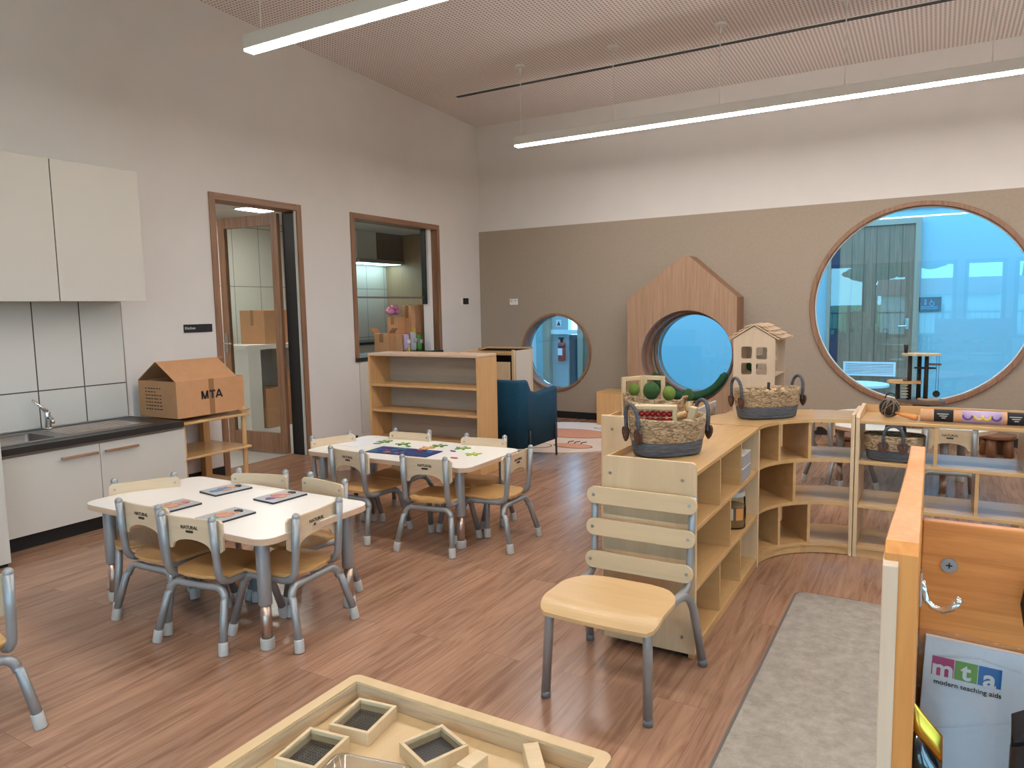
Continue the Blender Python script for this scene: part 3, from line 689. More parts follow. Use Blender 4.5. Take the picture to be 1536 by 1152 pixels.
MB().box((0.002, -0.60, 0.088), (0.575, 0.598, 0.105)).box((0.002, -0.60, 0.105), (0.018, 0.598, 0.572)).box((0.018, -0.60, 0.105), (0.575, -0.584, 0.572)).box((0.018, 0.582, 0.105), (0.575, 0.598, 0.572)).box((0.556, -0.584, 0.105), (0.575, 0.582, 0.572)).build('carcass', 'cabinet', bc)
MB().box((0.013, -0.60, 0.0), (0.55, 0.59, 0.086)).build('kickboard', 'black', bc)
MB().box((0.57, -0.6, 0.555), (0.58, 0.596, 0.574)).build('finger_rail', 'steel', bc)
for s in (-1, 1):
    d = MB().box((0.5755, 0.002 if s > 0 else -0.60, 0.09), (0.593, 0.599 if s > 0 else -0.002, 0.555), 0.001).build('door', 'cabinet', bc)
    y0, y1 = (0.022, 0.245) if s > 0 else (-0.245, -0.022)
    hm = MB().box((0.612, y0, 0.495), (0.625, y1, 0.511), 0.004)
    hm.cyl((0.594, y0+0.012, 0.503), (0.614, y0+0.012, 0.503), 0.005); hm.cyl((0.594, y1-0.012, 0.503), (0.614, y1-0.012, 0.503), 0.005)
    hm.build('handle', 'handle', d)
MB().box((0.574, -0.0019, 0.09), (0.584, 0.0019, 0.555)).build('door_gap', 'cabgap', bc)
ct = thing('countertop', 'charcoal laminate countertop over the low sink cabinet', 'countertop', (0, -5.385, 0.575))
cto = plate('worktop', rrect(0.0, -0.62, 0.62, 0.585, 0.006), [rrect(0.13, -0.60, 0.50, 0.03 - 0.20, 0.03)], 0.038, 'bench', ct, 'xy', 0.0195)
sn = thing('sink', 'stainless steel sink bowl with ribbed drainer set in the dark countertop', 'sink', (0, -5.385, 0.615))
s_ = MB()
s_.loft([[(x, y, 0.0006) for x, y in rrect(0.09, -0.615, 0.53, 0.42, 0.02)], [(x, y, 0.003) for x, y in rrect(0.092, -0.613, 0.528, 0.418, 0.02)],
         ], False, False)
so = plate('rim', rrect(0.09, -0.615, 0.53, 0.42, 0.02), [rrect(0.15, -0.60, 0.48, -0.19, 0.03)], 0.003, 'sinksteel', sn, 'xy', 0.0016)
bw_ = MB(); bw_.loft([[(x, y, 0.0) for x, y in rrect(0.15, -0.60, 0.48, -0.19, 0.03)], [(x, y, -0.13) for x, y in rrect(0.158, -0.592, 0.472, -0.198, 0.035)], [(x, y, -0.14) for x, y in rrect(0.17, -0.58, 0.46, -0.21, 0.03)]], False, True)
bw_.build('bowl', 'sinksteel', sn)
dr = MB()
for q in range(7): dr.box((0.17+q*0.045, -0.12, 0.003), (0.178+q*0.045, 0.37, 0.009), 0.002)
dr.build('drainer_ribs', 'chrome', sn); s_.bm.free()
tp_ = thing('mixer_tap', 'chrome mixer tap standing beside the low sink', 'tap', (0.10, -5.43, 0.6185))
MB().cyl((0, 0, 0), (0, 0, 0.012), 0.026).cyl((0, 0, 0.012), (0, 0, 0.115), 0.019, bev=0.004).build('body', 'chrome', tp_)
MB().tube([(0, 0, 0.075), (0.06, -0.01, 0.085), (0.12, -0.03, 0.075), (0.135, -0.036, 0.055)], 0.011, 12).build('spout', 'chrome', tp_)
MB().tube([(0, 0, 0.115), (-0.01, -0.03, 0.15), (-0.02, -0.075, 0.20)], [0.014, 0.009, 0.007], 12).build('lever', 'chrome', tp_)
tw = thing('white_cabinet', 'plain white cabinet end cut off by the left edge of the picture', 'cabinet', (0.5, -6.31, 0))
MB().box((-0.48, -0.28, 0.02), (0.30, 0.28, 0.725), 0.003).build('carcass', 'cabinet', tw)
MB().box((-0.48, -0.27, 0), (0.28, 0.27, 0.02)).build('plinth', 'black', tw)

# dowel shelf stand and carton beside the kitchenette
ss = thing('shelf_stand', 'low dowel-post wooden shelf stand beside the sink cabinet, carton on top', 'shelf', (0.285, -4.47, 0))
for nm, z, mm in (('shelf', 0.588, 'mapley'), ('shelf', 0.335, 'mapley'), ('shelf', 0.055, 'mapley')):
    MB().box((-0.265, -0.295, z-0.018), (0.265, 0.29, z), 0.004).build(nm, mm, ss)
for x, y in ((0.225, 0.255),):
    p = MB().cyl((x, y, 0), (x, y, 0.635), 0.018, bev=0.004).build('post', 'bookwood', ss)
MB().box((-0.262, 0.21, 0), (-0.20, 0.27, 0.57), 0.004).build('post', 'bookwood', ss)
MB().box((-0.262, -0.27, 0), (-0.20, -0.21, 0.57), 0.004).build('post', 'bookwood', ss)
MB().cyl((0.225, -0.27, 0), (0.225, -0.27, 0.5695), 0.018).build('post', 'bookwood', ss)
MB().tube([(0.19, 0.26, 0.60), (0.21, 0.30, 0.615), (0.25, 0.285, 0.62), (0.245, 0.24, 0.615), (0.20, 0.235, 0.605)], 0.012, 8, closed=True).build('knob', 'maple', ss)
bx = thing('cardboard_carton', 'big brown carton lettered MTA with its flaps propped up like a roof', 'box', (0.30, -4.487, 0.6165))
dx0, dx1, dy0, dy1, hz = -0.22, 0.215, -0.288, 0.288, 0.262
b = MB(); th = 0.005
b.box((dx0, dy0, 0), (dx1, dy1, th)); b.box((dx1-th, dy0, th), (dx1, dy1, hz)); b.box((dx0, dy0, th), (dx0+th, dy1, hz)); b.box((dx0+th, dy0, th), (dx1-th, dy0+th, hz)); b.box((dx0+th, dy1-th, th), (dx1-th, dy1, hz))
b.build('body', 'card', bx)
apex = (0.0, 0.262+0.135)
for s, xe in ((1, dx1), (-1, dx0)):
    p0 = Vector((xe, 0, hz)); p1 = Vector((apex[0]+0.006*s, 0, apex[1])); d = (p1-p0); L = d.length; a_ = math.atan2(d.z, d.x)
    MB().box((0, dy0+0.0, 0), (L, dy1-(0.06 if s > 0 else 0), 0.005), mtx=Matrix.Translation(p0) @ Matrix.Rotation(-a_, 4, 'Y')).build('flap', 'cardpale' if s < 0 else 'card', bx)
MB().box((dx0, 0, 0), (dx1-0.01, 0.13, 0.005), mtx=Matrix.Translation((0, dy0+0.004, hz-0.004)) @ Matrix.Rotation(math.radians(-25), 4, 'X')).build('end_flap', 'card', bx)
MB().box((dx1, -0.022, 0.0), (dx1+0.001, 0.022, hz)).build('tape', 'tape', bx)
mt_ = MB(); Xl = dx1+0.0012
def stroke(p, q_, w=0.0135):
    d = Vector((q_[0]-p[0], q_[1]-p[1])).normalized(); n_ = Vector((-d.y, d.x))*w/2
    mt_.prism([(p[0]+n_.x, p[1]+n_.y), (p[0]-n_.x, p[1]-n_.y), (q_[0]-n_.x, q_[1]-n_.y), (q_[0]+n_.x, q_[1]+n_.y)], 'x', Xl, Xl+0.0008)
zb_, zt_ = 0.118, 0.178
for a_, b_ in (((-.052, zb_), (-.052, zt_)), ((-.052, zt_), (-.029, zb_)), ((-.029, zb_), (-.006, zt_)), ((-.006, zt_), (-.006, zb_)),
               ((.010, zt_-.006), (.060, zt_-.006)), ((.035, zt_), (.035, zb_)), ((.066, zb_), (.092, zt_)), ((.092, zt_), (.118, zb_)), ((.076, zb_+.017), (.108, zb_+.017))):
    stroke((a_[0]-0.03, a_[1]), (b_[0]-0.03, b_[1]))
mt_.build('lettering', 'ink', bx)
tl = MB()
for q in range(7):
    yy = dx0+0.07; w_ = rnd.uniform(0.12, 0.20)
    for g in range(6):
        xs = dx0+0.08+g*0.032
        if g*0.032 < w_: tl.box((xs, dy0-0.001, 0.205-q*0.025), (xs+rnd.uniform(.015, .028), dy0, 0.212-q*0.025))
tl.build('printed_lines', 'ink', bx)

sg = thing('door_sign', 'narrow black sign on the white wall left of the kitchen door', 'sign', (0.0, -4.19, 1.208))
MB().box((0.0005, -0.13, 0), (0.008, 0.13, 0.064), 0.002).build('plate', 'ink', sg)
text('lettering', 'Kitchen', 0.03, frame((0.0088, -0.075, 0.034), (0, 1, 0), (0, 0, 1)), 'white', sg)
swp = thing('intercom_panel', 'small white plate with a black screen on the wall right of the servery', 'switch panel', (0, -0.37, 1.40))
MB().box((0.0005, -0.09, 0), (0.012, 0.09, 0.10), 0.003).build('plate', 'white', swp)
MB().box((0.012, -0.045, 0.012), (0.018, 0.075, 0.09), 0.003).build('screen', 'ink', swp)
spt = thing('power_socket', 'small white double power point on the tan wall', 'power socket', (0.505, 0, 1.395))
MB().box((-0.058, -0.012, 0), (0.058, -0.0005, 0.075), 0.003).build('plate', 'white', spt)
MB().box((-0.045, -0.016, 0.04), (-0.02, -0.012, 0.06)).box((0.02, -0.016, 0.04), (0.045, -0.012, 0.06)).build('rocker_switch', 'cap', spt)

# ------------------------------------------------------------------ ceiling fittings
def linear_light(y, x0, x1, label, xs):
    zc = 2.935; L = thing('linear_pendant_light', label, 'pendant light', ((x0+x1)/2, y, zc), 0, 'linear pendant lights')
    a, b_ = x0-(x0+x1)/2, x1-(x0+x1)/2
    hb = MB(); hb.box((a, -0.04, 0.012), (b_, 0.04, 0.095), 0.003); hb.build('housing', 'alu', L)
    MB().box((a+0.004, -0.036, 0.0), (b_-0.004, 0.036, 0.0115)).build('diffuser', 'led', L)
    for x in xs:
        zt = CEIL(y)-zc
        w = MB().cyl((x-(x0+x1)/2, 0, 0.09), (x-(x0+x1)/2, 0, zt-0.02), 0.0045, seg=8).cyl((x-(x0+x1)/2, 0, zt-0.09), (x-(x0+x1)/2, 0, zt-0.02), 0.010, seg=10).build('suspension_wire', 'white', L)
        MB().cyl((x-(x0+x1)/2, 0, zt-0.025), (x-(x0+x1)/2, 0, zt+0.0), 0.05, seg=24).build('ceiling_rose', 'white', w)
linear_light(-1.55, 1.46, 7.9, 'long white pendant light hanging in front of the back wall', [1.52, 2.49, 3.455, 4.425, 5.39, 6.36, 7.33])
linear_light(-4.76, 1.42, 7.9, 'nearer white pendant light cut by the top edge of the picture', [1.54, 3.15, 4.12, 5.1, 6.1, 7.1])
linear_light(-7.9, 1.42, 7.9, 'white pendant light overhead behind the viewer', [1.54, 3.15, 4.12, 5.1, 6.1, 7.1])
yv = -1.1
vt = thing('slot_diffuser', 'long narrow dark air slot in the ceiling above the pendant light', 'air vent', (4.2, yv, CEIL(yv)))
MB().box((-3.75, -0.035, -0.006), (3.75, 0.035, 0.02)).build('frame', 'alu', vt)
MB().box((-3.74, -0.028, -0.008), (3.74, -0.004, 0.0)).box((-3.74, 0.004, -0.008), (3.74, 0.028, 0.0)).build('slot', 'black', vt)

# ------------------------------------------------------------------ children's chairs
def child_chair(label):
    c = thing('child_chair', label, 'chair', (0, 0, 0), 0, "children's chairs")
    # faces +y; back posts at y=-0.16
    w = 0.134
    for s in (-1, 1):
        P = [(s*w, -0.168, 0.540), (s*w, -0.158, 0.40), (s*w, -0.150, 0.325)]
        for q in range(1, 6):
            a = PI/2*q/6; P.append((s*w, -0.150+0.055*(1-math.cos(a)), 0.325-0.055*math.sin(a)))
        P += [(s*w, -0.095, 0.268), (s*w, 0.07, 0.268)]
        for q in range(1, 6):
            a = math.radians(72)*q/6; P.append((s*(w+0.004*q/5), 0.07+0.06*math.sin(a), 0.268-0.06*(1-math.cos(a))))
        P += [(s*(w+0.006), 0.13, 0.222), (s*0.160, 0.182, 0.04)]
        MB().tube(P, 0.0158, 14).sph((s*w, -0.168, 0.540), 0.0162).build('side_frame', 'tube', c)
        MB().cyl((s*0.1585, 0.178, 0.052), (s*0.1625, 0.188, 0.0), 0.0195, bev=0.003).build('foot_cap', 'cap', c)
        MB().cyl((s*0.172, -0.186, 0.052), (s*0.178, -0.194, 0.0), 0.0195, bev=0.003).build('foot_cap', 'cap', c)
    P = [(-0.176, -0.192, 0.03), (-0.150, -0.145, 0.20)]
    for q in range(0, 7):
        a = math.radians(75)*q/6; P.append((-0.146+0.05*(1-math.cos(a)), -0.137+0.012*q/6, 0.2+0.046*math.sin(a)))
    P += [(x*-1, y, z) for x, y, z in P[::-1]]
    MB().tube(P, 0.0158, 14).build('rear_leg', 'tube', c)
    # seat
    o = [(-0.14, -0.10), (-0.15, -0.02), (-0.15, 0.10), (-0.14, 0.145), (-0.11, 0.17), (0.11, 0.17), (0.14, 0.145), (0.15, 0.10), (0.15, -0.02), (0.14, -0.10), (0.10, -0.135), (0.04, -0.15), (-0.04, -0.15), (-0.10, -0.135)]
    MB().prism(o, 'z', 0.282, 0.296, 0.003).build('seat', 'seatwood', c)
    # backrest
    H, n = 0.158, 24
    ft, bk = [], []
    rings = []
    for q in range(n+1):
        u = -H + 2*H*q/n
        y = -0.137 - 0.014*(1-(u/H)**2)
        zb = 0.398 + (0.047*math.sqrt(max(0, 1-(u/0.105)**2)) if abs(u) < 0.105 else 0)
        zt = 0.532
        e = min(1, (H-abs(u))/0.012); rr_ = 0.012*(1-math.sqrt(max(0, 1-(1-e)**2)))
        rings.append([(u, y-0.005, zb+rr_), (u, y+0.005, zb+rr_), (u, y+0.005, zt-rr_), (u, y-0.005, zt-rr_)])
    m = MB(); m.loft(rings, True, True, smooth=False); br = m.build('backrest', 'backwood', c)
    lt = text('stamp', 'NATURAL', 0.020, frame((0, -0.1572, 0.494), (1, 0, 0), (0, 0, 1)), 'inkbrown', br, bold=0.0004)
    MB().prism(rrect(-0.02, 0.472, 0.02, 0.482, 0.004), 'y', -0.1574, -0.1566).build('stamp', 'inkbrown', br)
    bt_ = MB()
    for s in (-1, 1):
        for z in (0.42, 0.505): bt_.cyl((s*w, -0.1325, z), (s*w, -0.1295, z), 0.006, seg=10)
    bt_.build('bolt', 'steel', br)
    return c
proto = None
def chair(x, y, rz, label):
    global proto
    if proto is None:
        proto = child_chair(label); proto.location = (x, y, 0); proto.rotation_euler = (0, 0, math.radians(rz)); return proto
    return dup(proto, (x, y, 0), math.radians(rz), label)
# origin is the seat centre; the back posts are 0.165 behind it
def back_at(x, y, rz, label):
    a = math.radians(rz); return chair(x-math.sin(a)*0.168, y+math.cos(a)*0.168, rz, label)
back_at(2.172, -6.137, 2, 'small chair on the near side of the front table, left one of the pair')
back_at(2.541, -6.168, 8, 'small chair on the near side of the front table, right one of the pair')
back_at(2.93, -5.83, 95, 'small chair at the right end of the front table, its back to the shelves')
back_at(1.713, -5.81, -120, 'small chair at the left end of the front table, by the sink cabinet')
back_at(2.145, -5.445, 197, 'small chair on the far side of the front table, left one, facing the viewer')
back_at(2.562, -5.405, 172, 'small chair on the far side of the front table, right one, facing the viewer')
back_at(2.138, -4.823, -5, 'small chair on the near side of the puzzle table, left one of the pair')
back_at(2.70, -4.813, 8, 'small chair on the near side of the puzzle table, right one of the pair')
back_at(3.095, -4.43, 92, 'small chair at the right end of the puzzle table, near the teal armchair')
back_at(1.689, -4.48, -110, 'small chair at the left end of the puzzle table, by the kitchen door')
back_at(2.08, -4.122, 186, 'small chair on the far side of the puzzle table, left one, before the bookcase')
back_at(2.648, -4.092, 188, 'small chair on the far side of the puzzle table, right one, before the bookcase')
back_at(2.57, -6.97, 86, 'small chair cut off by the left edge, only a post and foot showing')
back_at(5.215, -2.64, 3, 'small chair behind the straight see-through shelf, its stamped back towards the room')
back_at(4.40, -2.28, -56, 'small chair at the left of the round table, seen through the curved shelf')

# ------------------------------------------------------------------ activity tables
def table(cx, cy, label):
    t = thing('activity_table', label, 'table', (cx, cy, 0), 0, 'white activity tables')
    P = rrect(-0.62, -0.31, 0.62, 0.31, 0.07, 8)
    top = MB().prism(P, 'z', 0.4785, 0.4805).build('tabletop', 'laminate', t)
    MB().prism(P, 'z', 0.4535, 0.4784).build('edge_band', 'edgeply', top)
    for sx in (-1, 1):
        for sy in (-1, 1):
            x, y = sx*0.525, sy*0.238
            lg = MB().cyl((x, y, 0.185), (x, y, 0.4534), 0.0275, bev=0.003).build('leg', 'tube', t)
            MB().cyl((x, y, 0.03), (x, y, 0.1849), 0.022).build('inner_leg', 'bronze', lg)
            MB().cyl((x, y, 0), (x, y, 0.046), 0.0285, bev=0.004).build('foot_cap', 'cap', lg)
    return t
ta = table(2.30, -5.80, 'white topped table with four picture boards, nearest of the small tables')
tb = dup(ta, (2.30, -4.41, 0), 0, 'white topped table with an undersea floor puzzle, farther of the two')

def blob(cx, cy, r, sq=1.0, rot=0, n=14, j=0.25, seed=1):
    q = random.Random(seed); P = []
    for k in range(n):
        a = 2*PI*k/n; rr_ = r*(1+q.uniform(-j, j)); x, y = rr_*math.cos(a), rr_*sq*math.sin(a)
        P.append((cx+x*math.cos(rot)-y*math.sin(rot), cy+x*math.sin(rot)+y*math.cos(rot)))
    return P
def puzzle(x, y, rz, label, cols, seed):
    p = thing('picture_board', label, 'puzzle board', (x, y, 0.481), math.radians(rz), 'picture boards on the front table')
    MB().prism(rrect(-0.075, -0.10, 0.075, 0.10, 0.006), 'z', 0, 0.007).build('board', 'darkedge', p)
    MB().prism(rrect(-0.073, -0.098, 0.073, 0.098, 0.005), 'z', 0.0072, 0.009).build('backing', 'greyboard', p)
    q = random.Random(seed)
    for i, (c, u, v, r, sq) in enumerate(cols):
        MB().prism(blob(u, v, r, sq, q.uniform(-.4, .4), 16, 0.18, seed+i), 'z', 0.0092, 0.0105+0.0006*i).build('picture_piece', c, p)
fig = lambda body, leg, hair: [(leg, 0.0, -0.055, 0.022, 1.3), (body, 0.0, -0.012, 0.032, 1.0), ('skin', 0.0, 0.042, 0.024, 1.1), ('skin', 0.03, -0.01, 0.012, 2.2), ('skin', -0.03, -0.005, 0.012, 2.2), (hair, 0.004, 0.062, 0.022, 0.7)]
puzzle(2.11, -5.64, -8, 'picture board of a figure in blue, at the far left of the front table', fig('p_blue', 'p_blue', 'darkedge'), 3)
puzzle(2.465, -5.615, -4, 'picture board of a figure in pink, at the far right of the front table', fig('p_pink', 'p_purple', 'darkedge'), 9)
puzzle(2.15, -5.96, -3, 'picture board of a figure in green, near left on the front table', fig('skin', 'p_lime', 'p_pink'), 15)
puzzle(2.50, -5.95, -3, 'picture board of a figure in teal, near right on the front table', fig('skin', 'p_teal', 'darkedge'), 21)
fp = thing('floor_puzzle', 'long dark blue undersea puzzle laid out on the far table', 'puzzle', (2.30, -4.487, 0.481), math.radians(4))
MB().prism(rrect(-0.225, -0.095, 0.225, 0.095, 0.004), 'z', 0, 0.004).build('board', 'p_deep', fp)
q = random.Random(4)
for i in range(26):
    c = ['p_blue', 'p_teal', 'p_orange', 'p_green', 'p_blue', 'p_purple', 'p_red', 'p_blue', 'midblue'][i % 9]
    MB().prism(blob(q.uniform(-.195, .195), q.uniform(-.075, .075), q.uniform(.008, .019), q.uniform(.4, .8), q.uniform(0, 3), 12, .3, i), 'z', 0.0042, 0.0048+0.0001*i).build('printed_shape', c, fp)
PC = [(1.965, -4.27, 'p_green', 'p_lime', 'green leaf piece at the far left of the puzzle table'), (1.96, -4.345, 'p_blue', 'p_blue', 'small blue piece at the left of the undersea puzzle'), (2.13, -4.285, 'p_green', 'p_lime', 'green branching piece behind the undersea puzzle, left of centre'), (2.215, -4.335, 'p_green', 'p_green', 'small green piece just behind the undersea puzzle'),
      (2.39, -4.235, 'p_green', 'p_orange', 'green and orange piece at the far middle of the puzzle table'), (2.57, -4.24, 'p_green', 'p_yellow', 'green and yellow piece in front of the far right small chair'), (2.565, -4.34, 'p_purple', 'p_purple', 'purple piece right of the undersea puzzle'), (2.735, -4.37, 'p_lime', 'p_yellow', 'lime and yellow piece nearest the right end of the puzzle table'), (2.695, -4.51, 'p_red', 'p_red', 'small red piece near the right corner of the puzzle table'), (2.36, -4.325, 'p_orange', 'p_yellow', 'pale orange piece behind the undersea puzzle')]
for i, (x, y, c1, c2, lab) in enumerate(PC):
    small = c1 == c2
    pz = thing('puzzle_piece', lab, 'puzzle piece', (x, y, 0.481), q.uniform(0, 3), 'loose puzzle pieces on the far table')
    if small: MB().prism(blob(0, 0, 0.024, 0.5, 0, 14, .25, 60+i), 'z', 0, 0.004).build('body', c1, pz)
    else:
        m = MB()
        for k_ in range(5):
            a = 2*PI*k_/5+0.3; m.prism(blob(0.030*math.cos(a), 0.030*math.sin(a), 0.024, 0.45, a, 10, .2, i*7+k_), 'z', 0, 0.004)
        m.build('leaf', c1, pz); MB().prism(blob(0, 0, 0.019, 0.8, 0, 12, .2, 90+i), 'z', 0.0042, 0.006).build('centre', c2, pz)
tag(MB().prism(rrect(-0.10, -0.13, 0.10, 0.13, 0.004), 'z', 0, 0.002).build('paper_sheet', 'paper', None, (1.83, -4.36, 0.481)), 'pale sheet lying at the left end of the puzzle table', 'paper')

# ------------------------------------------------------------------ bookcase, armchair, corner
bk = thing('bookcase', 'low beech bookcase with three empty shelves behind the puzzle table', 'bookcase', (1.38, -2.96, 0))
X0, X1, Yf, Yb, Hh = -0.575, 0.582, -0.14, 0.14, 0.985
MB().box((X0, Yf, 0), (X0+0.025, Yb, Hh-0.0255), 0.002).build('side_panel', 'bookwood', bk)
MB().box((X1-0.025, Yf, 0), (X1, Yb, Hh-0.0255), 0.002).build('side_panel', 'bookwood', bk)
MB().box((X0, Yf-0.004, Hh-0.025), (X1, Yb, Hh), 0.006).build('top', 'beechpale', bk)
for z in (0.717, 0.492, 0.245):
    MB().box((X0+0.0255, Yf+0.004, z-0.022), (X1-0.0255, Yb-0.012, z), 0.003).build('shelf', 'bookwood', bk)
MB().box((X0+0.0255, Yb-0.0115, 0.02), (X1-0.0255, Yb, Hh-0.026)).build('back_panel', 'bookback', bk)
MB().box((X0+0.0255, Yf+0.02, 0.0), (X1-0.0255, Yf+0.035, 0.222)).build('plinth', 'bookwood', bk)
cu = thing('play_cabinet', 'pale wooden play cabinet in the corner behind the bookcase', 'cabinet', (1.02, -1.32, 0))
MB().box((-0.35, -0.2, 0), (-0.33, 0.2, 0.90)).build('side_panel', 'maplez', cu)
MB().box((0.335, -0.155, 0.0), (0.35, 0.17, 0.915)).build('side_panel', 'cabinet', cu)
for y in (-0.19, 0.185): MB().box((0.325, y-0.014, 0), (0.355, y+0.014, 0.925), 0.003).build('post', 'maplez', cu)
MB().prism([(-0.36, 0.895), (-0.2, 0.935), (0.36, 0.935), (0.36, 0.920), (-0.19, 0.920), (-0.36, 0.882)], 'y', 0.17, 0.2).build('top_rail', 'maple', cu)
MB().box((-0.33, -0.2, 0.87), (0.33, 0.19, 0.89)).box((-0.33, -0.2, 0.4), (0.33, 0.19, 0.42)).build('shelf', 'maple', cu)
MB().box((-0.33, 0.192, 0.05), (0.33, 0.2, 0.915)).build('back_panel', 'black', cu)  # black paints in the shade inside the cabinet
MB().box((-0.329, -0.215, 0.02), (0.31, -0.202, 0.80)).build('front_panel', 'maplez', cu)

# tub armchair: U-shaped felt shell
ac = thing('tub_armchair', 'teal felt tub armchair on thin black legs, seen from behind', 'armchair', (1.80, -2.33, 0))
def U(off, n=10):
    x0, x1, y0, y1 = -0.32+off, 0.32-off, -0.32+off, 0.30
    r = 0.09-off*0.4; P = [(x1, y1-k_*0.05) for k_ in range(0, 8)]
    P += [(x1, y0+r+0.06)] + [(x1-r+r*math.cos(a), y0+r-r*math.sin(a)) for a in [PI/2*k_/n for k_ in range(n+1)]]
    mid = [(0.12, y0), (0.0, y0)]
    return P + mid + [(-x, y) for x, y in (P+mid[:1])[::-1]]
uo, ui = U(0), U(0.075)
def prof(p):
    # top height: arms 0.625, rising to the back 0.745
    y = p[1]; t_ = max(0, min(1, (-0.14-y)/0.10)); s3 = t_*t_*(3-2*t_)
    return 0.615 + 0.022*max(0, (y-0.0)/0.3) + 0.125*s3
rg = []
for po, pi_ in zip(uo, ui):
    h_ = prof(po); c_ = ((po[0]+pi_[0])/2, (po[1]+pi_[1])/2)
    lean = 0.02
    def L(p, z):
        return (p[0]*(1+0.0*(z)), p[1]-lean*(z-0.15)*(1 if p[1] < 0 else 0.2), z)
    bz = 0.15
    rg.append([L(po, bz), L(po, h_-0.03), L((po[0]*0.85+pi_[0]*.15, po[1]*.85+pi_[1]*.15), h_-0.006), L(c_, h_), L((po[0]*.15+pi_[0]*.85, po[1]*.15+pi_[1]*.85), h_-0.006), L(pi_, h_-0.03), L(pi_, bz)])
m = MB(); m.loft(rg, True, True); m.build('shell', 'teal', ac)
MB().box((-0.243, -0.235, 0.155), (0.243, 0.30, 0.40), 0.04, 3).build('seat_cushion', 'teal', ac)
for x, y in ((0.327, 0.25), (0.327, -0.235), (-0.327, 0.25), (-0.327, -0.235)):
    MB().cyl((x*1.02, y, 0), (x, y, 0.30), 0.0085, 0.0105).build('leg', 'black', ac)

# round animal rug
rg_ = thing('round_rug', 'round cream and peach patterned rug in front of the small round window', 'rug', (1.75, -1.18, 0))
MB().prism(circ((0, 0), 0.90, 72), 'z', 0, 0.008).build('pile', 'rugcream', rg_)
cap_ = [(0.90*math.cos(a), 0.90*math.sin(a)) for a in [math.radians(25+130*k_/30) for k_ in range(31)]]
MB().prism(cap_, 'z', 0.0082, 0.0095).build('pale_patch', 'rugwhite', rg_)
def disc(cx, cy, rx, ry, z, mat, nm, ring=True):
    if ring: MB().prism([(cx+(rx+.014)*math.cos(a), cy+(ry+.014)*math.sin(a)) for a in [2*PI*k_/40 for k_ in range(40)]], 'z', z-0.0012, z).build('outline', 'rugline', rg_)
    MB().prism([(cx+rx*math.cos(a), cy+ry*math.sin(a)) for a in [2*PI*k_/40 for k_ in range(40)]], 'z', z-0.001, z+0.0006).build(nm, mat, rg_)
disc(0.02, 0.16, 0.44, 0.25, 0.011, 'rugpeach', 'peach_spot')
disc(0.35, -0.48, 0.19, 0.10, 0.011, 'rugpeach', 'peach_spot')
disc(0.0, -0.60, 0.16, 0.11, 0.011, 'rugcream', 'cream_spot')
disc(0.28, 0.58, 0.16, 0.05, 0.011, 'rugwhite', 'white_spot')
disc(0.66, 0.0, 0.10, 0.13, 0.011, 'rugwhite', 'white_spot')
for k_ in range(3): MB().tube([(0.24+0.07*k_, -0.36, 0.0105), (0.22+0.07*k_, -0.30, 0.0105), (0.25+0.07*k_, -0.25, 0.0105)], 0.006, 6).build('leg_line', 'rugline', rg_)
cb_ = thing('wooden_cube', 'plain pale wooden cube stool against the tan wall beside the house surround', 'stool', (1.96, -0.21, 0))
MB().box((-0.17, -0.17, 0), (0.17, 0.17, 0.375), 0.004).build('body', 'bookwood', cb_)
MB().box((-0.172, -0.172, 0.3755), (0.172, 0.172, 0.392), 0.004).build('top', 'mapley', cb_)

# ------------------------------------------------------------------ shelf island
def bolts(pts, parent, axis='y', r=0.006):
    for p in pts:
        q_ = (p[0], p[1]-0.003, p[2]) if axis == 'y' else (p[0]+0.003, p[1], p[2])
        MB().cyl(p, q_, r, seg=14).build('cam_bolt', 'steel', parent)
TOP, SH, EP = 0.735, 0.018, 0.768
A_ = thing('cube_shelf', 'straight maple cube shelf with its end panel behind the slatted chair', 'shelf unit', (4.185, -4.78, 0))
ya, yb_, xa, xb = -0.55, 0.548, -0.185, 0.185
ep = MB(); ep.prism([(xa, 0.028), (xb, 0.028), (xb, EP-0.016), (xb-0.004, EP-0.005), (xb-0.016, EP), (xa+0.016, EP), (xa+0.004, EP-0.005), (xa, EP-0.016)], 'y', ya-0.018, ya)
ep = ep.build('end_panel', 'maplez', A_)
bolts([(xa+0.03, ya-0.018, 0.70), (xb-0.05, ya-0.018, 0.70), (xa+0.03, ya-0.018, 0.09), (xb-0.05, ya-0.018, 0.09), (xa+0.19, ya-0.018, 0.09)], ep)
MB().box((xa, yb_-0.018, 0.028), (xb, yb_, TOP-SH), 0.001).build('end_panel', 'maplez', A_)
MB().box((xa+0.012, ya, TOP-SH), (xb, yb_, TOP), 0.003).build('top', 'mapley', A_)
MB().box((xa, ya+0.0005, 0.03), (xa+0.0115, yb_, EP-0.006)).build('back_panel', 'mapley', A_)
for z in (0.522, 0.29, 0.062):
    MB().box((xa+0.012, ya+0.0005, z-SH), (xb, yb_-0.0185, z), 0.002).build('shelf', 'mapley', A_)
for x0, x1, ys in ((0.522, TOP-SH, (-0.20, 0.17)), (0.29, 0.522-SH, (-0.02,)), (0.062, 0.29-SH, (-0.19, 0.18))):
    for y in ys: MB().box((xa+0.012, y-0.008, x0+0.0003), (xb-0.003, y+0.008, x1-0.0003)).build('divider', 'maple', A_)
MB().box((xb-0.03, ya+0.0005, 0.003), (xb-0.012, yb_, 0.0435)).build('plinth', 'mapley', A_)
for x, y in ((xa+0.05, ya+0.05), (xb-0.05, ya+0.03), (xa+0.05, yb_-0.05), (xb-0.05, yb_-0.05)): MB().cyl((x, y, 0), (x, y, 0.03), 0.014).build('glide', 'black', A_)

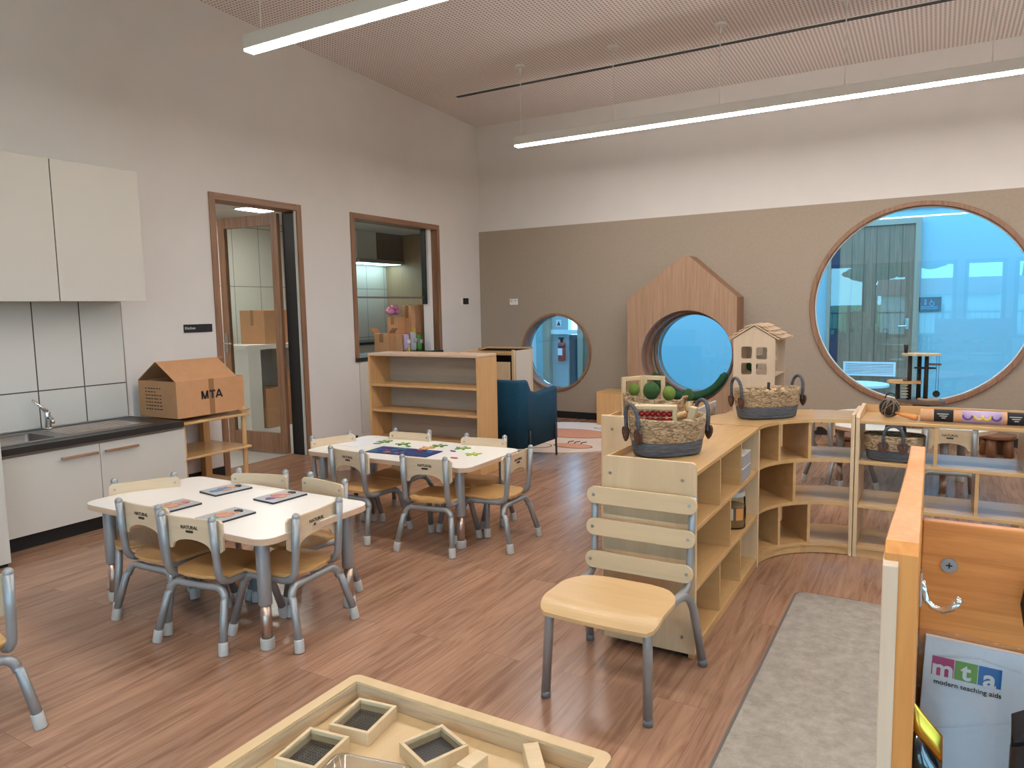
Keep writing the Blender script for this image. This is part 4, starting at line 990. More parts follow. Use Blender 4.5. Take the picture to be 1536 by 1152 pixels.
B_ = thing('curved_shelf', 'curved corner shelf joining the two straight maple shelves', 'shelf unit', (4.77, -4.215, 0))
ri, ro = 0.405, 0.775
def sector(r0, r1, a0, a1, n=24):
    P = [(r0*math.cos(a0+(a1-a0)*k_/n), r0*math.sin(a0+(a1-a0)*k_/n)) for k_ in range(n+1)]
    return P + [(r1*math.cos(a1+(a0-a1)*k_/n), r1*math.sin(a1+(a0-a1)*k_/n)) for k_ in range(n+1)]
g = math.radians
EA0, EA1 = PI/2+0.028, PI-0.0255
MB().prism(sector(ri, ro, PI/2+0.024, PI-0.004), 'z', TOP-SH, TOP).build('top', 'maple', B_)
for z in (0.522, 0.29, 0.062): MB().prism(sector(ri+0.004, ro-0.012, EA0+0.02, EA1), 'z', z-SH, z).build('shelf', 'maple', B_)
MB().prism(sector(ri+0.012, ri+0.026, EA0+0.02, EA1), 'z', 0.004, 0.043).build('plinth', 'maple', B_)
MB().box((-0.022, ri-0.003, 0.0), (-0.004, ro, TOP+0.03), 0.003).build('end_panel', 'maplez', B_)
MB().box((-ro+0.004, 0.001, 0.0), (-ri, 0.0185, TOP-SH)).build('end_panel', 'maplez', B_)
def radial(a, z0, z1):
    mt = Matrix.Rotation(a, 4, 'Z'); MB().box((ri+0.008, -0.008, z0+0.0004), (ro-0.015, 0.008, z1-0.0004), mtx=mt).build('divider', 'maple', B_)
for a in (147, 121.5): radial(g(a), 0.522, TOP-SH)
radial(g(133), 0.29, 0.522-SH)
for a in (146, 121): radial(g(a), 0.062, 0.29-SH)

C_ = thing('open_shelf', 'straight see-through maple shelf at the right, basket inside and tube on top', 'shelf unit', (5.34, -3.62, 0))
xa, xb, ya, yb_ = -0.57, 0.57, -0.185, 0.185
for s, x in ((-1, xa), (1, xb-0.018)):
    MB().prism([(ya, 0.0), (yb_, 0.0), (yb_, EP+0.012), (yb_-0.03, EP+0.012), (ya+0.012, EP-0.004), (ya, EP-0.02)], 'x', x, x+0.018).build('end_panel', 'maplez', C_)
MB().box((xa+0.0185, ya+0.004, TOP-SH), (xb-0.0185, yb_-0.016, TOP), 0.003).build('top', 'maple', C_)
MB().box((xa+0.0185, yb_-0.0155, TOP-SH), (xb-0.0185, yb_, EP+0.008)).build('back_rail', 'maple', C_)
for z in (0.518, 0.284, 0.060): MB().box((xa+0.0185, ya+0.004, z-SH), (xb-0.0185, yb_, z), 0.002).build('shelf', 'maple', C_)
for z0, z1, xs in ((0.518, TOP-SH, (-0.205, 0.17)), (0.284, 0.518-SH, (-0.024,)), (0.06, 0.284-SH, (-0.21, 0.16))):
    for x in xs: MB().box((x-0.008, ya+0.008, z0+0.0004), (x+0.008, yb_-0.004, z1-0.0004)).build('divider', 'mapley', C_)
MB().box((xa+0.0185, ya+0.012, 0.0), (xb-0.0185, ya+0.028, 0.0415)).build('plinth', 'maple', C_)
MB().box((xa+0.0185, yb_+0.0005, 0.045), (xb-0.0185, yb_+0.0045, TOP-SH)).build('clear_back', 'acrylic', C_)

U_ = thing('tray_unit', 'low trough unit with rails greyed by painted sky sheen standing back to back with the cube shelf', 'shelf unit', (3.775, -4.0, 0))
ep = MB().box((-0.205, -0.375, 0.02), (0.215, -0.357, EP+0.004), 0.006).build('end_panel', 'maplez', U_)
bolts([(-0.14, -0.375, 0.70), (-0.15, -0.375, 0.56)], ep)
MB().box((-0.19, -0.3565, 0.70), (0.20, 0.38, 0.72)).build('tray_floor', 'mapley', U_)
MB().box((-0.205, -0.3565, 0.02), (-0.19, 0.38, EP-0.01)).build('side_panel', 'mapley', U_)
MB().box((-0.19, 0.381, 0.02), (0.2, 0.396, EP)).build('side_panel', 'maple', U_)
MB().box((0.20, -0.3565, 0.735), (0.215, 0.40, EP+0.008), 0.002).build('rail', 'greypanelsheen', U_)  # grey stands for sky reflected on the board edge
MB().box((0.20, 0.38, 0.0), (0.215, 0.40, 0.735)).build('post', 'greypanelsheen', U_)
MB().box((0.20, -0.3565, 0.0), (0.215, -0.33, 0.735)).build('post', 'greypanelsheen', U_)
MB().box((-0.19, -0.3565, 0.25), (0.19, 0.38, 0.27)).build('shelf', 'mapley', U_)

# ------------------------------------------------------------------ baskets
def sup(a, b, n=40, p=2.6):
    P = []
    for k_ in range(n):
        t_ = 2*PI*k_/n; c, s = math.cos(t_), math.sin(t_)
        P.append((a*math.copysign(abs(c)**(2/p), c), b*math.copysign(abs(s)**(2/p), s)))
    return P
def basket(name, label, loc, rz, L, W, H, split=0.42, handles=True, droop=0.0, ends=True, gap=0.05):
    o = thing(name, label, 'basket', loc, rz, 'seagrass baskets')
    a0, b0, a1, b1 = L/2*0.86, W/2*0.82, L/2, W/2
    def ring(z, off=0.0):
        t_ = z/H; a = a0+(a1-a0)*math.sqrt(t_)-off; b_ = b0+(b1-b0)*math.sqrt(t_)-off
        return [(x, y, z+droop*(x/a)**2*t_) for x, y in sup(a, b_)]
    zs = H*split
    low = MB(); low.loft([[(x, y, 0.0) for x, y in sup(a0*0.94, b0*0.94)], ring(0.006)]+[ring(zs*k_/6) for k_ in range(1, 7)]+[ring(zs, 0.008)]+[ring(zs*k_/6, 0.008) for k_ in range(5, 0, -1)], True, True)
    low.build('rope_base', 'rope', o)
    up = MB(); R_ = []
    for k_ in range(9):
        z = zs+0.0005+(H-zs)*k_/8; w = 0.0025*math.sin(k_*PI)+0.0018*(k_ % 2)
        R_.append(ring(z, -0.002-w))
    R_ += [ring(H+0.003, 0.004), ring(H-0.004, 0.010)]+[ring(H-(H-zs)*k_/4, 0.011) for k_ in range(1, 5)]
    up.loft(R_, False, False); up.build('seagrass_band', 'seagrass', o)
    if handles:
        for s in (-1, 1):
            if ends:
                X = s*(a1+0.003)
                P = [(X*0.985, -gap, H*0.62), (X, -gap, H+0.0)]+[(X+s*0.006*math.sin(PI*k_/8), -gap*math.cos(PI*k_/8), H+0.004+0.062*math.sin(PI*k_/8)) for k_ in range(1, 8)]+[(X, gap, H+0.0), (X*0.985, gap, H*0.62)]
            else:
                Yh = s*(b1+0.003)
                P = [(-gap, Yh*0.985, H*0.62), (-gap, Yh, H)]+[(-gap*math.cos(PI*k_/8), Yh+s*0.006*math.sin(PI*k_/8), H+0.004+0.055*math.sin(PI*k_/8)) for k_ in range(1, 8)]+[(gap, Yh, H), (gap, Yh*0.985, H*0.62)]
            hd = MB().tube(P, 0.0085, 10).build('handle', 'rope', o)
            for g_ in (-gap, gap):
                hp = [(0.030*math.sin(t_)**1 * (1.0), 0.0) for t_ in (0,)]
                shp = [(0.0, -0.036), (0.014, -0.024), (0.025, -0.004), (0.026, 0.012), (0.018, 0.024), (-0.018, 0.024), (-0.026, 0.012), (-0.025, -0.004), (-0.014, -0.024)]
                tri = [(0.0, -0.014), (0.011, 0.007), (-0.011, 0.007)]
                if ends:
                    lo, hi = sorted((s*(a1+0.002)-s*0.002, s*(a1+0.009)))
                    pt = MB().prism([(g_+u, H*0.62+v) for u, v in shp], 'x', lo, hi).build('leather_patch', 'leather', o)
                    e = s*(a1+0.009); lo, hi = sorted((e, e+s*0.0012))
                    MB().tube([(e, g_+u, H*0.62+v) for u, v in tri], 0.0014, 6, closed=True).build('stitching', 'leatherline', pt)
                else:
                    lo, hi = sorted((s*(b1+0.0), s*(b1+0.009)))
                    pt = MB().prism([(g_+u, H*0.60+v) for u, v in shp], 'y', lo, hi).build('leather_patch', 'leather', o)
                    e = s*(b1+0.009)
                    MB().tube([(g_+u, e, H*0.60+v) for u, v in tri], 0.0014, 6, closed=True).build('stitching', 'leatherline', pt)
    return o
basket('storage_basket', 'grey and seagrass basket of wooden toys on the near end of the cube shelf', (4.165, -5.06, 0.736), g(50), 0.325, 0.20, 0.150, 0.40, droop=0.012)
basket('storage_basket', 'grey and seagrass basket of wooden sticks on the curved shelf top', (4.335, -3.885, 0.736), g(44), 0.365, 0.19, 0.155, 0.42, droop=0.006)
basket('storage_basket', 'empty grey lined seagrass basket inside the see-through shelf', (4.945, -3.69, 0.5185), g(0), 0.285, 0.19, 0.135, 0.42, ends=False, gap=0.045)
# contents of the first basket
def at(bx_, by_, rz, u, v): return (bx_+u*math.cos(rz)-v*math.sin(rz), by_+u*math.sin(rz)+v*math.cos(rz))
r0 = g(50)
x, y = at(4.165, -5.06, r0, -0.055, 0.0)
bb = thing('bead_frame', 'wooden frame filled with red beads in the near basket', 'toy', (x, y, 0.818), r0-0.62)
fm = MB().box((-0.085, -0.03, 0.0), (-0.070, 0.03, 0.125), 0.002).box((0.070, -0.03, 0.0), (0.085, 0.03, 0.125), 0.002).box((-0.07, -0.03, 0.110), (0.07, 0.03, 0.125), 0.002).box((-0.07, -0.03, 0.0), (0.07, 0.03, 0.015), 0.002)
fm.build('frame', 'blockwood', bb)
for i in range(6):
    for j in range(3):
        MB().sph((-0.056+i*0.0225, -0.012, 0.036+j*0.027), 0.0125, seg=12, rings=8).build('bead', 'red', bb)
x, y = at(4.165, -5.06, r0, 0.075, -0.02)
tag(MB().box((-0.014, -0.02, 0), (0.014, 0.02, 0.17), 0.003, mtx=Matrix.Rotation(g(12), 4, 'Y')).build('wooden_block', 'blockwood', None, (x, y, 0.765)), 'plain upright wooden block sticking out of the near basket', 'block')
x, y = at(4.165, -5.06, r0, 0.045, 0.04)
sp_ = MB(); sp_.tube([(-0.05, 0, 0.0), (0.0, 0.01, 0.03), (0.06, 0.01, 0.05)], [0.012, 0.010, 0.016], 10)
tag(sp_.build('wooden_spoon', 'seatwood', None, (x, y, 0.845)), 'rounded brown wooden toy lying across the near basket', 'toy')
x, y = at(4.165, -5.06, r0, 0.115, 0.03)
lf_ = thing('felt_leaf', 'lime and cream felt toy at the right end of the near basket', 'toy', (x, y, 0.85), r0)
MB().sph((0, 0, 0.0), 0.03, (1.2, 0.9, 0.55)).build('body', 'lime', lf_); MB().sph((-0.01, -0.012, 0.012), 0.02, (1.2, 0.8, 0.5)).build('cream_top', 'slat', lf_)
# sticks in basket two
for i in range(11):
    u, v = -0.12+0.024*i, rnd.uniform(-.035, .035)
    x, y = at(4.335, -3.885, g(44), u, v)
    dark = i == 5
    tag(MB().cyl((0, 0, 0), (rnd.uniform(-.03, .03), rnd.uniform(-.02, .02), 0.075 if not dark else 0.11), 0.008, seg=10).build('wooden_stick', 'bark' if dark else ['seatwood', 'blockwood', 'stump'][i % 3], None, (x, y, 0.815)),
        'dark stick poking up from the curved shelf basket' if dark else 'short wooden stick among the bundle in the curved shelf basket', 'stick', 'wooden sticks in the basket' if not dark else None)
# seagrass tray basket and felt trees on the trough unit
sgb = thing('woven_tray', 'shallow loose-woven seagrass basket on the trough unit', 'basket', (3.80, -4.17, 0.721), g(-6))
m = MB(); R_ = []
for k_, (z, e) in enumerate(((0, .0), (0.02, .008), (0.04, .011), (0.06, .015), (0.08, .017), (0.1, .02), (0.11, .016), (0.1, .008), (0.06, .004), (0.01, -.006))):
    R_.append([(x_, y_, z+0.022*(abs(x_)/0.16)**3*min(1, z/0.1)) for x_, y_ in sup(0.145+e, 0.085+e)])
m.loft(R_, True, True); m.build('body', 'seagrass', sgb)
for s in (-1, 1): MB().tube([(s*0.15, -0.04, 0.10), (s*0.175, -0.02, 0.145), (s*0.178, 0.02, 0.145), (s*0.15, 0.04, 0.10)], 0.007, 8).build('handle', 'seagrass', sgb)
def felt_tree(x, y, z, r, mat, label, hs=1.0, zsc=1.0):
    o = thing('felt_tree', label, 'toy tree', (x, y, z), 0, 'felt trees on the trough unit')
    MB().cyl((0, 0, 0), (0, 0, 0.06*hs), 0.016, 0.013).build('trunk', 'blockwood', o)
    MB().sph((0, 0, 0.05*hs+r*zsc*0.9), r, (1, 1, zsc)).build('crown', mat, o)
felt_tree(3.785, -4.18, 0.795, 0.045, 'green', 'round dark green felt tree framed by the wooden frame', 1.0, 1.1)
felt_tree(3.868, -4.13, 0.785, 0.035, 'lime', 'olive green felt tree right of the wooden frame', 1.0, 1.2)
felt_tree(3.93, -3.98, 0.722, 0.029, 'green', 'small dark green felt tree near the far end of the trough unit', 1.9, 1.25)
felt_tree(3.655, -4.10, 0.80, 0.032, 'lime', 'olive felt tree peeking from behind the left wooden frame', 1.0, 1.15)
def wframe(x, y, rz, w, h_, label):
    o = thing('hinged_screen', label, 'toy screen', (x, y, 0.721), rz)
    MB().box((-w/2, -0.008, 0), (-w/2+0.022, 0.008, h_), 0.002).build('stile', 'blockwood', o)
    MB().box((w/2-0.022, -0.008, 0), (w/2, 0.008, h_), 0.002).build('stile', 'blockwood', o)
    MB().box((-w/2+0.0221, -0.008, h_-0.024), (w/2-0.0221, 0.008, h_), 0.002).build('rail', 'blockwood', o)
    MB().box((-w/2+0.0221, -0.008, 0), (w/2-0.0221, 0.008, 0.022), 0.002).build('rail', 'blockwood', o)
    return o
wframe(3.745, -4.02, 0.05, 0.125, 0.235, 'open upright wooden frame on the trough unit, right one of the hinged pair')
wframe(3.645, -4.10, g(62), 0.15, 0.235, 'upright wooden frame turned side-on at the left of the trough unit')
for i in range(9):
    u = 0.0+0.045*i; zz = 0.721
    x, y = 3.93-0.01*(i % 3)*2, -4.13+u*1.1
    o = thing('peg_figure', 'tiny wooden peg figure in the row along the trough unit rail', 'figure', (x, y, zz), 0, 'peg figures on the trough unit')
    MB().cyl((0, 0, 0), (0, 0, 0.045+0.012*(i % 2)), 0.010, 0.007, seg=12).build('body', ['blockwood', 'seatwood', 'bark'][i % 3], o)
    MB().sph((0, 0, 0.052+0.012*(i % 2)), 0.009, seg=10, rings=8).build('head', ['skin', 'bark', 'stump'][i % 3], o)

# dollhouse on a low stand behind the curved shelf
dsx, dsy, dsz = 4.15, -3.18, 0.665
dst = thing('display_stand', 'plain maple stand hidden behind the curved shelf, dollhouse on top', 'stand', (dsx, dsy, 0))
MB().box((-0.17, -0.19, dsz-0.02), (0.17, 0.19, dsz), 0.003).build('top', 'maple', dst)
for sx in (-1, 1): MB().box((sx*0.16-0.009, -0.18, 0), (sx*0.16+0.009, 0.18, dsz-0.0205)).build('side_panel', 'maplez', dst)
MB().box((-0.15, 0.16, 0.1), (0.15, 0.172, dsz-0.021)).build('back_panel', 'maple', dst)
dh = thing('dollhouse', 'pale plywood dollhouse with four square windows and a shingle roof', 'dollhouse', (dsx, dsy, dsz+0.001))
hw, hd, he, ha = 0.125, 0.165, 0.47, 0.548
win = []
for cx_, cz_ in ((-0.045, 0.385), (0.045, 0.382), (-0.045, 0.285), (0.045, 0.283)): win.append(rrect(cx_-0.032, cz_-0.037, cx_+0.032, cz_+0.037, 0.012, 4))
gab = [(-hw, 0), (hw, 0), (hw, he), (0, ha), (-hw, he)]
plate('front_wall', gab, win, 0.008, 'dollwood', dh, 'xz', -hd)
plate('rear_wall', gab, win, 0.008, 'dollwood', dh, 'xz', hd)
MB().box((-hw, -hd+0.0045, 0), (-hw+0.008, hd-0.0045, he)).build('side_wall', 'dollwood', dh)
for z in (0.0, 0.24): MB().box((-hw+0.0085, -hd+0.0045, z), (hw, hd-0.0045, z+0.008)).build('floor_board', 'dollwood', dh)
for s in (-1, 1):
    L_ = math.hypot(hw+0.02, (ha-he)*(hw+0.02)/hw); a_ = math.atan2(ha-he, hw)
    mt = Matrix.Translation((0, 0, ha+0.006)) @ Matrix.Rotation(s*a_ if s > 0 else PI-(-a_)*-1 if False else s*a_, 4, 'Y')
    rf = MB().box((0 if s > 0 else -L_, -hd-0.012, 0), (L_ if s > 0 else 0, hd+0.012, 0.007), mtx=mt).build('roof_panel', 'dollwood', dh)
    sh_ = MB(); nrow, ncol = 4, 7
    for r_ in range(nrow):
        for c_ in range(ncol):
            u0 = L_*(r_+0.25)/nrow; y0 = -hd-0.005+(2*hd+0.01)*c_/ncol
            x0, x1 = (u0, u0+L_/nrow*1.15) if s > 0 else (-u0-L_/nrow*1.15, -u0)
            sh_.box((x0+rnd.uniform(-.004, .004), y0+0.004+(0.011 if r_ % 2 else -0.004), 0.009), (x1+rnd.uniform(-.004, .004), y0+(2*hd)/ncol-0.005+(0.011 if r_ % 2 else -0.004), 0.016), mtx=mt @ Matrix.Translation(((x0+x1)/2, 0, 0.004)) @ Matrix.Rotation(-s*0.22, 4, 'Y') @ Matrix.Translation((-(x0+x1)/2, 0, 0)))
    sh_.build('shingles', 'shingle', rf)
tag(MB().sph((0, 0, 0.03), 0.03, (0.8, 0.8, 1)).build('wicker_figure', 'seagrass', None, (dsx+0.06, dsy+0.05, dsz+0.01)), 'small wicker figure standing inside the open dollhouse', 'toy')
tag(MB().sph((0, 0, 0.035), 0.035).build('felt_ball', 'green', None, (dsx-0.06, dsy+0.06, dsz+0.25)), 'green felt ball on the upper floor of the dollhouse', 'toy')

# things in and on the shelves
for i, (z, lab) in enumerate(((0.523, 'lower grey boxed card set in the top cube near the curve'), (0.586, 'upper grey boxed card set in the top cube near the curve'))):
    o = thing('card_box', lab, 'box', (4.29, -4.47, z))
    MB().box((-0.07, -0.085, 0), (0.07, 0.085, 0.058), 0.002).build('body', 'greycloth', o)
    MB().box((-0.071, -0.086, 0.058), (0.071, 0.086, 0.0615)).build('lid_edge', 'white', o)
jr = thing('storage_jar', 'clear lidded jar of brown shapes in the middle row of the cube shelf', 'jar', (4.305, -4.50, 0.291))
MB().cyl((0, 0, 0), (0, 0, 0.15), 0.058, seg=28, bev=0.006).build('jar_body', 'glassclear', jr)
MB().cyl((0, 0, 0.006), (0, 0, 0.11), 0.053, seg=24).build('contents', 'jarbrown', jr)
MB().cyl((0, 0, 0.151), (0, 0, 0.175), 0.055, seg=28, bev=0.005).build('lid', 'cap', jr)
for a in (0.2, 1.3, 2.4, -0.8, -1.6):
    c, s = math.cos(a), math.sin(a)
    MB().box((0.0585, -0.018, 0.045), (0.0600, 0.018, 0.10), 0.0, mtx=Matrix.Rotation(a, 4, 'Z')).build('sticker', ['ink', 'white', 'ink', 'p_orange', 'white'][int(a*3) % 5], jr)
# twig ball and mallet on C
bl = thing('twig_ball', 'dark woven twig ball on the see-through shelf top', 'ball', (4.915, -3.64, 0.736))
m = MB(); q = random.Random(11)
for i in range(26):
    ax = Vector((q.gauss(0, 1), q.gauss(0, 1), q.gauss(0, 1))).normalized(); e1 = ax.orthogonal().normalized(); e2 = ax.cross(e1); rr_ = 0.047*q.uniform(.9, 1.0)
    m.tube([Vector((0, 0, 0.052))+(e1*math.cos(2*PI*k_/16)+e2*math.sin(2*PI*k_/16))*rr_ for k_ in range(16)], 0.0045, 5, closed=True)
m.build('twigs', 'bark', bl)
m = MB()
for i in range(9):
    ax = Vector((q.gauss(0, 1), q.gauss(0, 1), q.gauss(0, 1))).normalized(); e1 = ax.orthogonal().normalized(); e2 = ax.cross(e1)
    m.tube([Vector((0, 0, 0.052))+(e1*math.cos(2*PI*k_/16)+e2*math.sin(2*PI*k_/16))*0.0485 for k_ in range(16)], 0.0035, 5, closed=True)
m.build('pale_twigs', 'twig', bl)
MB().sph((0, 0, 0.052), 0.036).build('core', 'stump', bl)
MB().tube([Vector((0.004, 0, 0.10))+Vector((0.026*math.cos(PI*k_/8), 0, 0.03*math.sin(PI*k_/8))) for k_ in range(9)], 0.003, 6).build('loop', 'bark', bl)
ml_ = thing('wooden_mallet', 'turned wooden handle lying beside the twig ball', 'tool', (5.00, -3.70, 0.736))
MB().tube([(-0.055, 0.03, 0.03), (-0.02, 0.012, 0.024), (0.02, -0.008, 0.018), (0.045, -0.02, 0.016), (0.05, -0.023, 0.016)], [0.006, 0.010, 0.014, 0.015, 0.006], 14).build('handle', 'beech', ml_)
rl_ = thing('cardboard_tube', 'long kraft tube with black and purple labels lying on the see-through shelf', 'tube', (5.42, -3.70, 0.768), g(1))
MB().cyl((-0.36, 0, 0), (0.36, 0, 0), 0.031, seg=32, bev=0.002).build('tube', 'cardpale', rl_)
for x0, x1 in ((-0.30, -0.215), (0.01, 0.085), (0.20, 0.27)): MB().cyl((x0, 0, 0), (x1, 0, 0), 0.0315, seg=32).build('black_label', 'ink', rl_)
MB().cyl((-0.18, 0, 0), (-0.01, 0, 0), 0.0313, seg=32).build('lilac_wrap', 'p_lilac', rl_)
for i, (xc, c) in enumerate(((-0.155, 'p_purple'), (-0.108, 'p_yellow'), (-0.075, 'p_yellow'), (-0.035, 'p_purple'))):
    m = MB()
    for k_ in range(11):
        pass
    P = [(xc+0.019*math.cos(PI+PI*k_/10), -math.cos(g(20)-0.5*math.sin(PI+PI*k_/10)*1.0)*0.0325, math.sin(g(20)+0.62*math.sin(PI+PI*k_/10))*0.0325) for k_ in range(11)]
    P = [(a_, -math.sqrt(max(0, 0.0325**2-c_**2)), c_) for a_, b__, c_ in P]
    MB().tube(P, 0.005, 6).build('printed_arc', c, rl_)
for xc in (-0.258, 0.046, 0.235):
    m = MB()
    for k_ in range(3): m.box((xc-0.028+0.01*k_, -0.0325, 0.010-0.010*k_), (xc+0.022-0.006*k_, -0.029, 0.0135-0.010*k_))
    m.build('label_print', 'cap', rl_)

# ------------------------------------------------------------------ round table with toy tower
rt = thing('round_table', 'round white topped table behind the see-through shelf', 'table', (4.92, -1.95, 0))
tp2 = MB().prism(circ((0, 0), 0.60, 64), 'z', 0.478, 0.4805).build('tabletop', 'laminate', rt)
MB().prism(circ((0, 0), 0.60, 64), 'z', 0.4535, 0.4779).build('edge_band', 'edgeply', tp2)
for a in (35, 125, 215, 305):
    x, y = 0.47*math.cos(g(a)), 0.47*math.sin(g(a))
    lg = MB().cyl((x, y, 0.18), (x, y, 0.4534), 0.0275).build('leg', 'tube', rt)
    MB().cyl((x, y, 0.03), (x, y, 0.1799), 0.022).build('inner_leg', 'bronze', lg); MB().cyl((x, y, 0), (x, y, 0.046), 0.0285, bev=0.004).build('foot_cap', 'cap', lg)
tt = thing('tree_house_toy', 'multi-level wooden tree house toy with dark trunks on the round table', 'toy', (5.01, -1.85, 0.481))
MB().prism(circ((0.02, 0), 0.16, 32), 'z', 0.125, 0.145).build('base_disc', 'darkwood', tt)
MB().cyl((0.03, 0, 0), (0.03, 0, 0.1249), 0.06, seg=24).build('pedestal', 'stump', tt)
for x, y, z1 in ((-0.055, 0.0, 0.47), (0.005, 0.05, 0.47), (0.052, -0.02, 0.47), (-0.13, 0.02, 0.262)):
    MB().cyl((x, y, 0.1455), (x, y, z1), 0.016, 0.014, seg=14).build('trunk', 'bark', tt)
MB().prism(blob(-0.085, 0.02, 0.115, 0.8, 0, 24, .06, 3), 'z', 0.2625, 0.280).build('platform', 'seatwood', tt)
MB().prism(blob(0.015, 0.0, 0.125, 0.75, 0, 24, .06, 8), 'z', 0.4705, 0.485).build('platform', 'blockwood', tt)
MB().prism(blob(0.045, 0.02, 0.07, 0.7, 0, 20, .06, 5), 'z', 0.372, 0.381).build('platform', 'bark', tt)
MB().prism(blob(0.095, 0.0, 0.05, 0.7, 0, 20, .06, 5), 'z', 0.400, 0.412).build('platform', 'darkwood', tt)
MB().prism(blob(0.07, -0.02, 0.07, 0.7, 0, 20, .06, 6), 'z', 0.1455, 0.156).build('platform', 'blockwood', tt)
m = MB()
for k_ in range(5): m.box((-0.105, -0.05, 0.16+0.022*k_), (-0.06, -0.035, 0.166+0.022*k_))
m.build('ladder', 'blockwood', tt)
m = MB().cyl((0.13, 0.0, 0.19), (0.13, 0.0, 0.472), 0.0015, seg=6).cyl((0.115, 0.0, 0.19), (0.115, 0.0, 0.472), 0.0015, seg=6); m.build('rope', 'bark', tt)
MB().cyl((0.12, -0.006, 0.19), (0.12, 0.006, 0.19), 0.024, seg=20).build('wheel', 'bark', tt)
tag(MB().cyl((0, 0, 0), (0, 0, 0.06), 0.011, 0.016, seg=16).build('toy_cup', 'bark', None, (4.925, -1.83, 0.9665)), 'small dark cup on the top deck of the tree house toy', 'toy')
tag(MB().cyl((0, 0, 0), (0, 0, 0.02), 0.014, 0.012, seg=16).build('toy_stump', 'stump', None, (4.925, -1.87, 0.762)), 'tiny brown stump on the lower deck of the tree house toy', 'toy')
wb_ = thing('seagrass_bowl', 'low seagrass bowl on the round table before the tree house toy', 'basket', (5.02, -2.25, 0.481))
m = MB(); m.loft([[(x_, y_, z) for x_, y_ in sup(0.125+e, 0.08+e)] for z, e in ((0, 0), (0.04, .01), (0.09, .02), (0.125, .022), (0.133, .016), (0.125, .008), (0.04, 0), (0.01, -.01))], True, True); m.build('body', 'seagrass', wb_)
def log_stool(x, y, label):
    o = thing('log_stool', label, 'stool', (x, y, 0), 0.3, 'log stools')
    MB().cyl((0, 0, 0.16), (0, 0, 0.19), 0.14, seg=28, bev=0.006).build('seat', 'stump', o)
    for a in (45, 135, 225, 315): MB().cyl((0.10*math.cos(g(a)), 0.10*math.sin(g(a)), 0), (0.085*math.cos(g(a)), 0.085*math.sin(g(a)), 0.1599), 0.036, 0.04, seg=16).build('leg', 'stump', o)
log_stool(5.60, -0.50, 'orange-brown low log stool by the back wall at the right')
log_stool(4.50, -1.0, 'orange-brown low log stool beyond the round table, left one')

# ------------------------------------------------------------------ slatted chair
tcx, tcy = 4.172, -5.60
sc_ = thing('slatted_chair', 'silver framed adult chair with three pale back slats, nearest chair to the viewer', 'chair', (tcx, tcy, 0))
# faces -y (front feet y=-0.23, rear feet y=+0.25)
for s in (-1, 1):
    P = [(s*0.196, 0.228, 0.648), (s*0.193, 0.216, 0.52), (s*0.191, 0.203, 0.40), (s*0.190, 0.199, 0.365)]
    for k_ in range(1, 7):
        a = g(86)*k_/6; P.append((s*0.190, 0.199-0.05*(1-math.cos(a)), 0.365-0.05*math.sin(a)))
    P += [(s*0.186, 0.10, 0.314), (s*0.18, -0.10, 0.316)]
    MB().tube(P, 0.0140, 14).build('back_post', 'tube', sc_)
    P = [(s*0.178, -0.06, 0.318), (s*0.188, 0.07, 0.316), (s*0.196, 0.12, 0.308), (s*0.205, 0.158, 0.285), (s*0.212, 0.182, 0.24), (s*0.230, 0.243, 0.02)]
    lg = MB().tube(P, 0.0155, 14).build('rear_leg', 'tube', sc_)
    MB().cyl((s*0.229, 0.240, 0.03), (s*0.2315, 0.247, 0.0), 0.0168).build('foot_cap', 'greycap', lg)
    lg = MB().tube([(s*0.176, -0.208, 0.312), (s*0.178, -0.211, 0.28), (s*0.186, -0.23, 0.02)], 0.0160, 14).build('front_leg', 'tube', sc_)
    MB().cyl((s*0.1855, -0.228, 0.024), (s*0.1862, -0.2305, 0.0), 0.0172).build('foot_cap', 'greycap', lg)
MB().tube([(-0.17, -0.185, 0.316), (0.17, -0.185, 0.316)], 0.011, 10).tube([(-0.188, 0.06, 0.314), (0.188, 0.06, 0.314)], 0.011, 10).build('cross_rail', 'tube', sc_)
# seat: waterfall ply
rings = []
NY, NX = 30, 20
for k_ in range(NY+1):
    v = k_/NY; y = -0.250+0.330*v
    hwid = 0.214
    if v < 0.16: hwid -= 0.030*(1-math.sqrt(max(0, 1-((0.16-v)/0.16)**2)))
    if v > 0.55: hwid -= 0.075*((v-0.55)/0.45)**2.2 + (0.06*(1-math.sqrt(max(0, 1-((v-0.9)/0.1)**2))) if v > 0.9 else 0)
    rt2, rb2 = [], []
    for i in range(NX+1):
        x = -hwid+2*hwid*i/NX
        z = 0.347 - 0.004*math.cos(x/0.214*PI/2)*math.sin(v*PI)
        if y < -0.165: z -= 0.034*((-0.165-y)/0.085)**1.9
        yy = y + 0.012*(abs(x)/0.214)**2*(1-v)
        rt2.append((x, yy, z)); rb2.append((x, yy, z-0.013))
    rings.append(rt2+rb2[::-1])
m = MB(); m.loft(rings, True, True, smooth=False); m.build('seat', 'chairseat', sc_)
for i, (zc, yc, hw_) in enumerate(((0.620, 0.203, 0.218), (0.497, 0.190, 0.216), (0.372, 0.172, 0.213))):
    P = rrect(-hw_, -0.033, hw_, 0.033, 0.032, 8)
    mt = Matrix.Translation((0, yc, zc)) @ Matrix.Rotation(g(-6), 4, 'X')
    sl = MB().prism(P, 'y', -0.007, 0.007, 0.0015, mtx=mt).build('back_slat', 'slat', sc_)
    for s in (-1, 1): MB().cyl(mt @ Vector((s*0.19, -0.0095, 0.0)), mt @ Vector((s*0.19, -0.007, 0.0)), 0.0065, seg=12).build('screw', 'steel', sl)

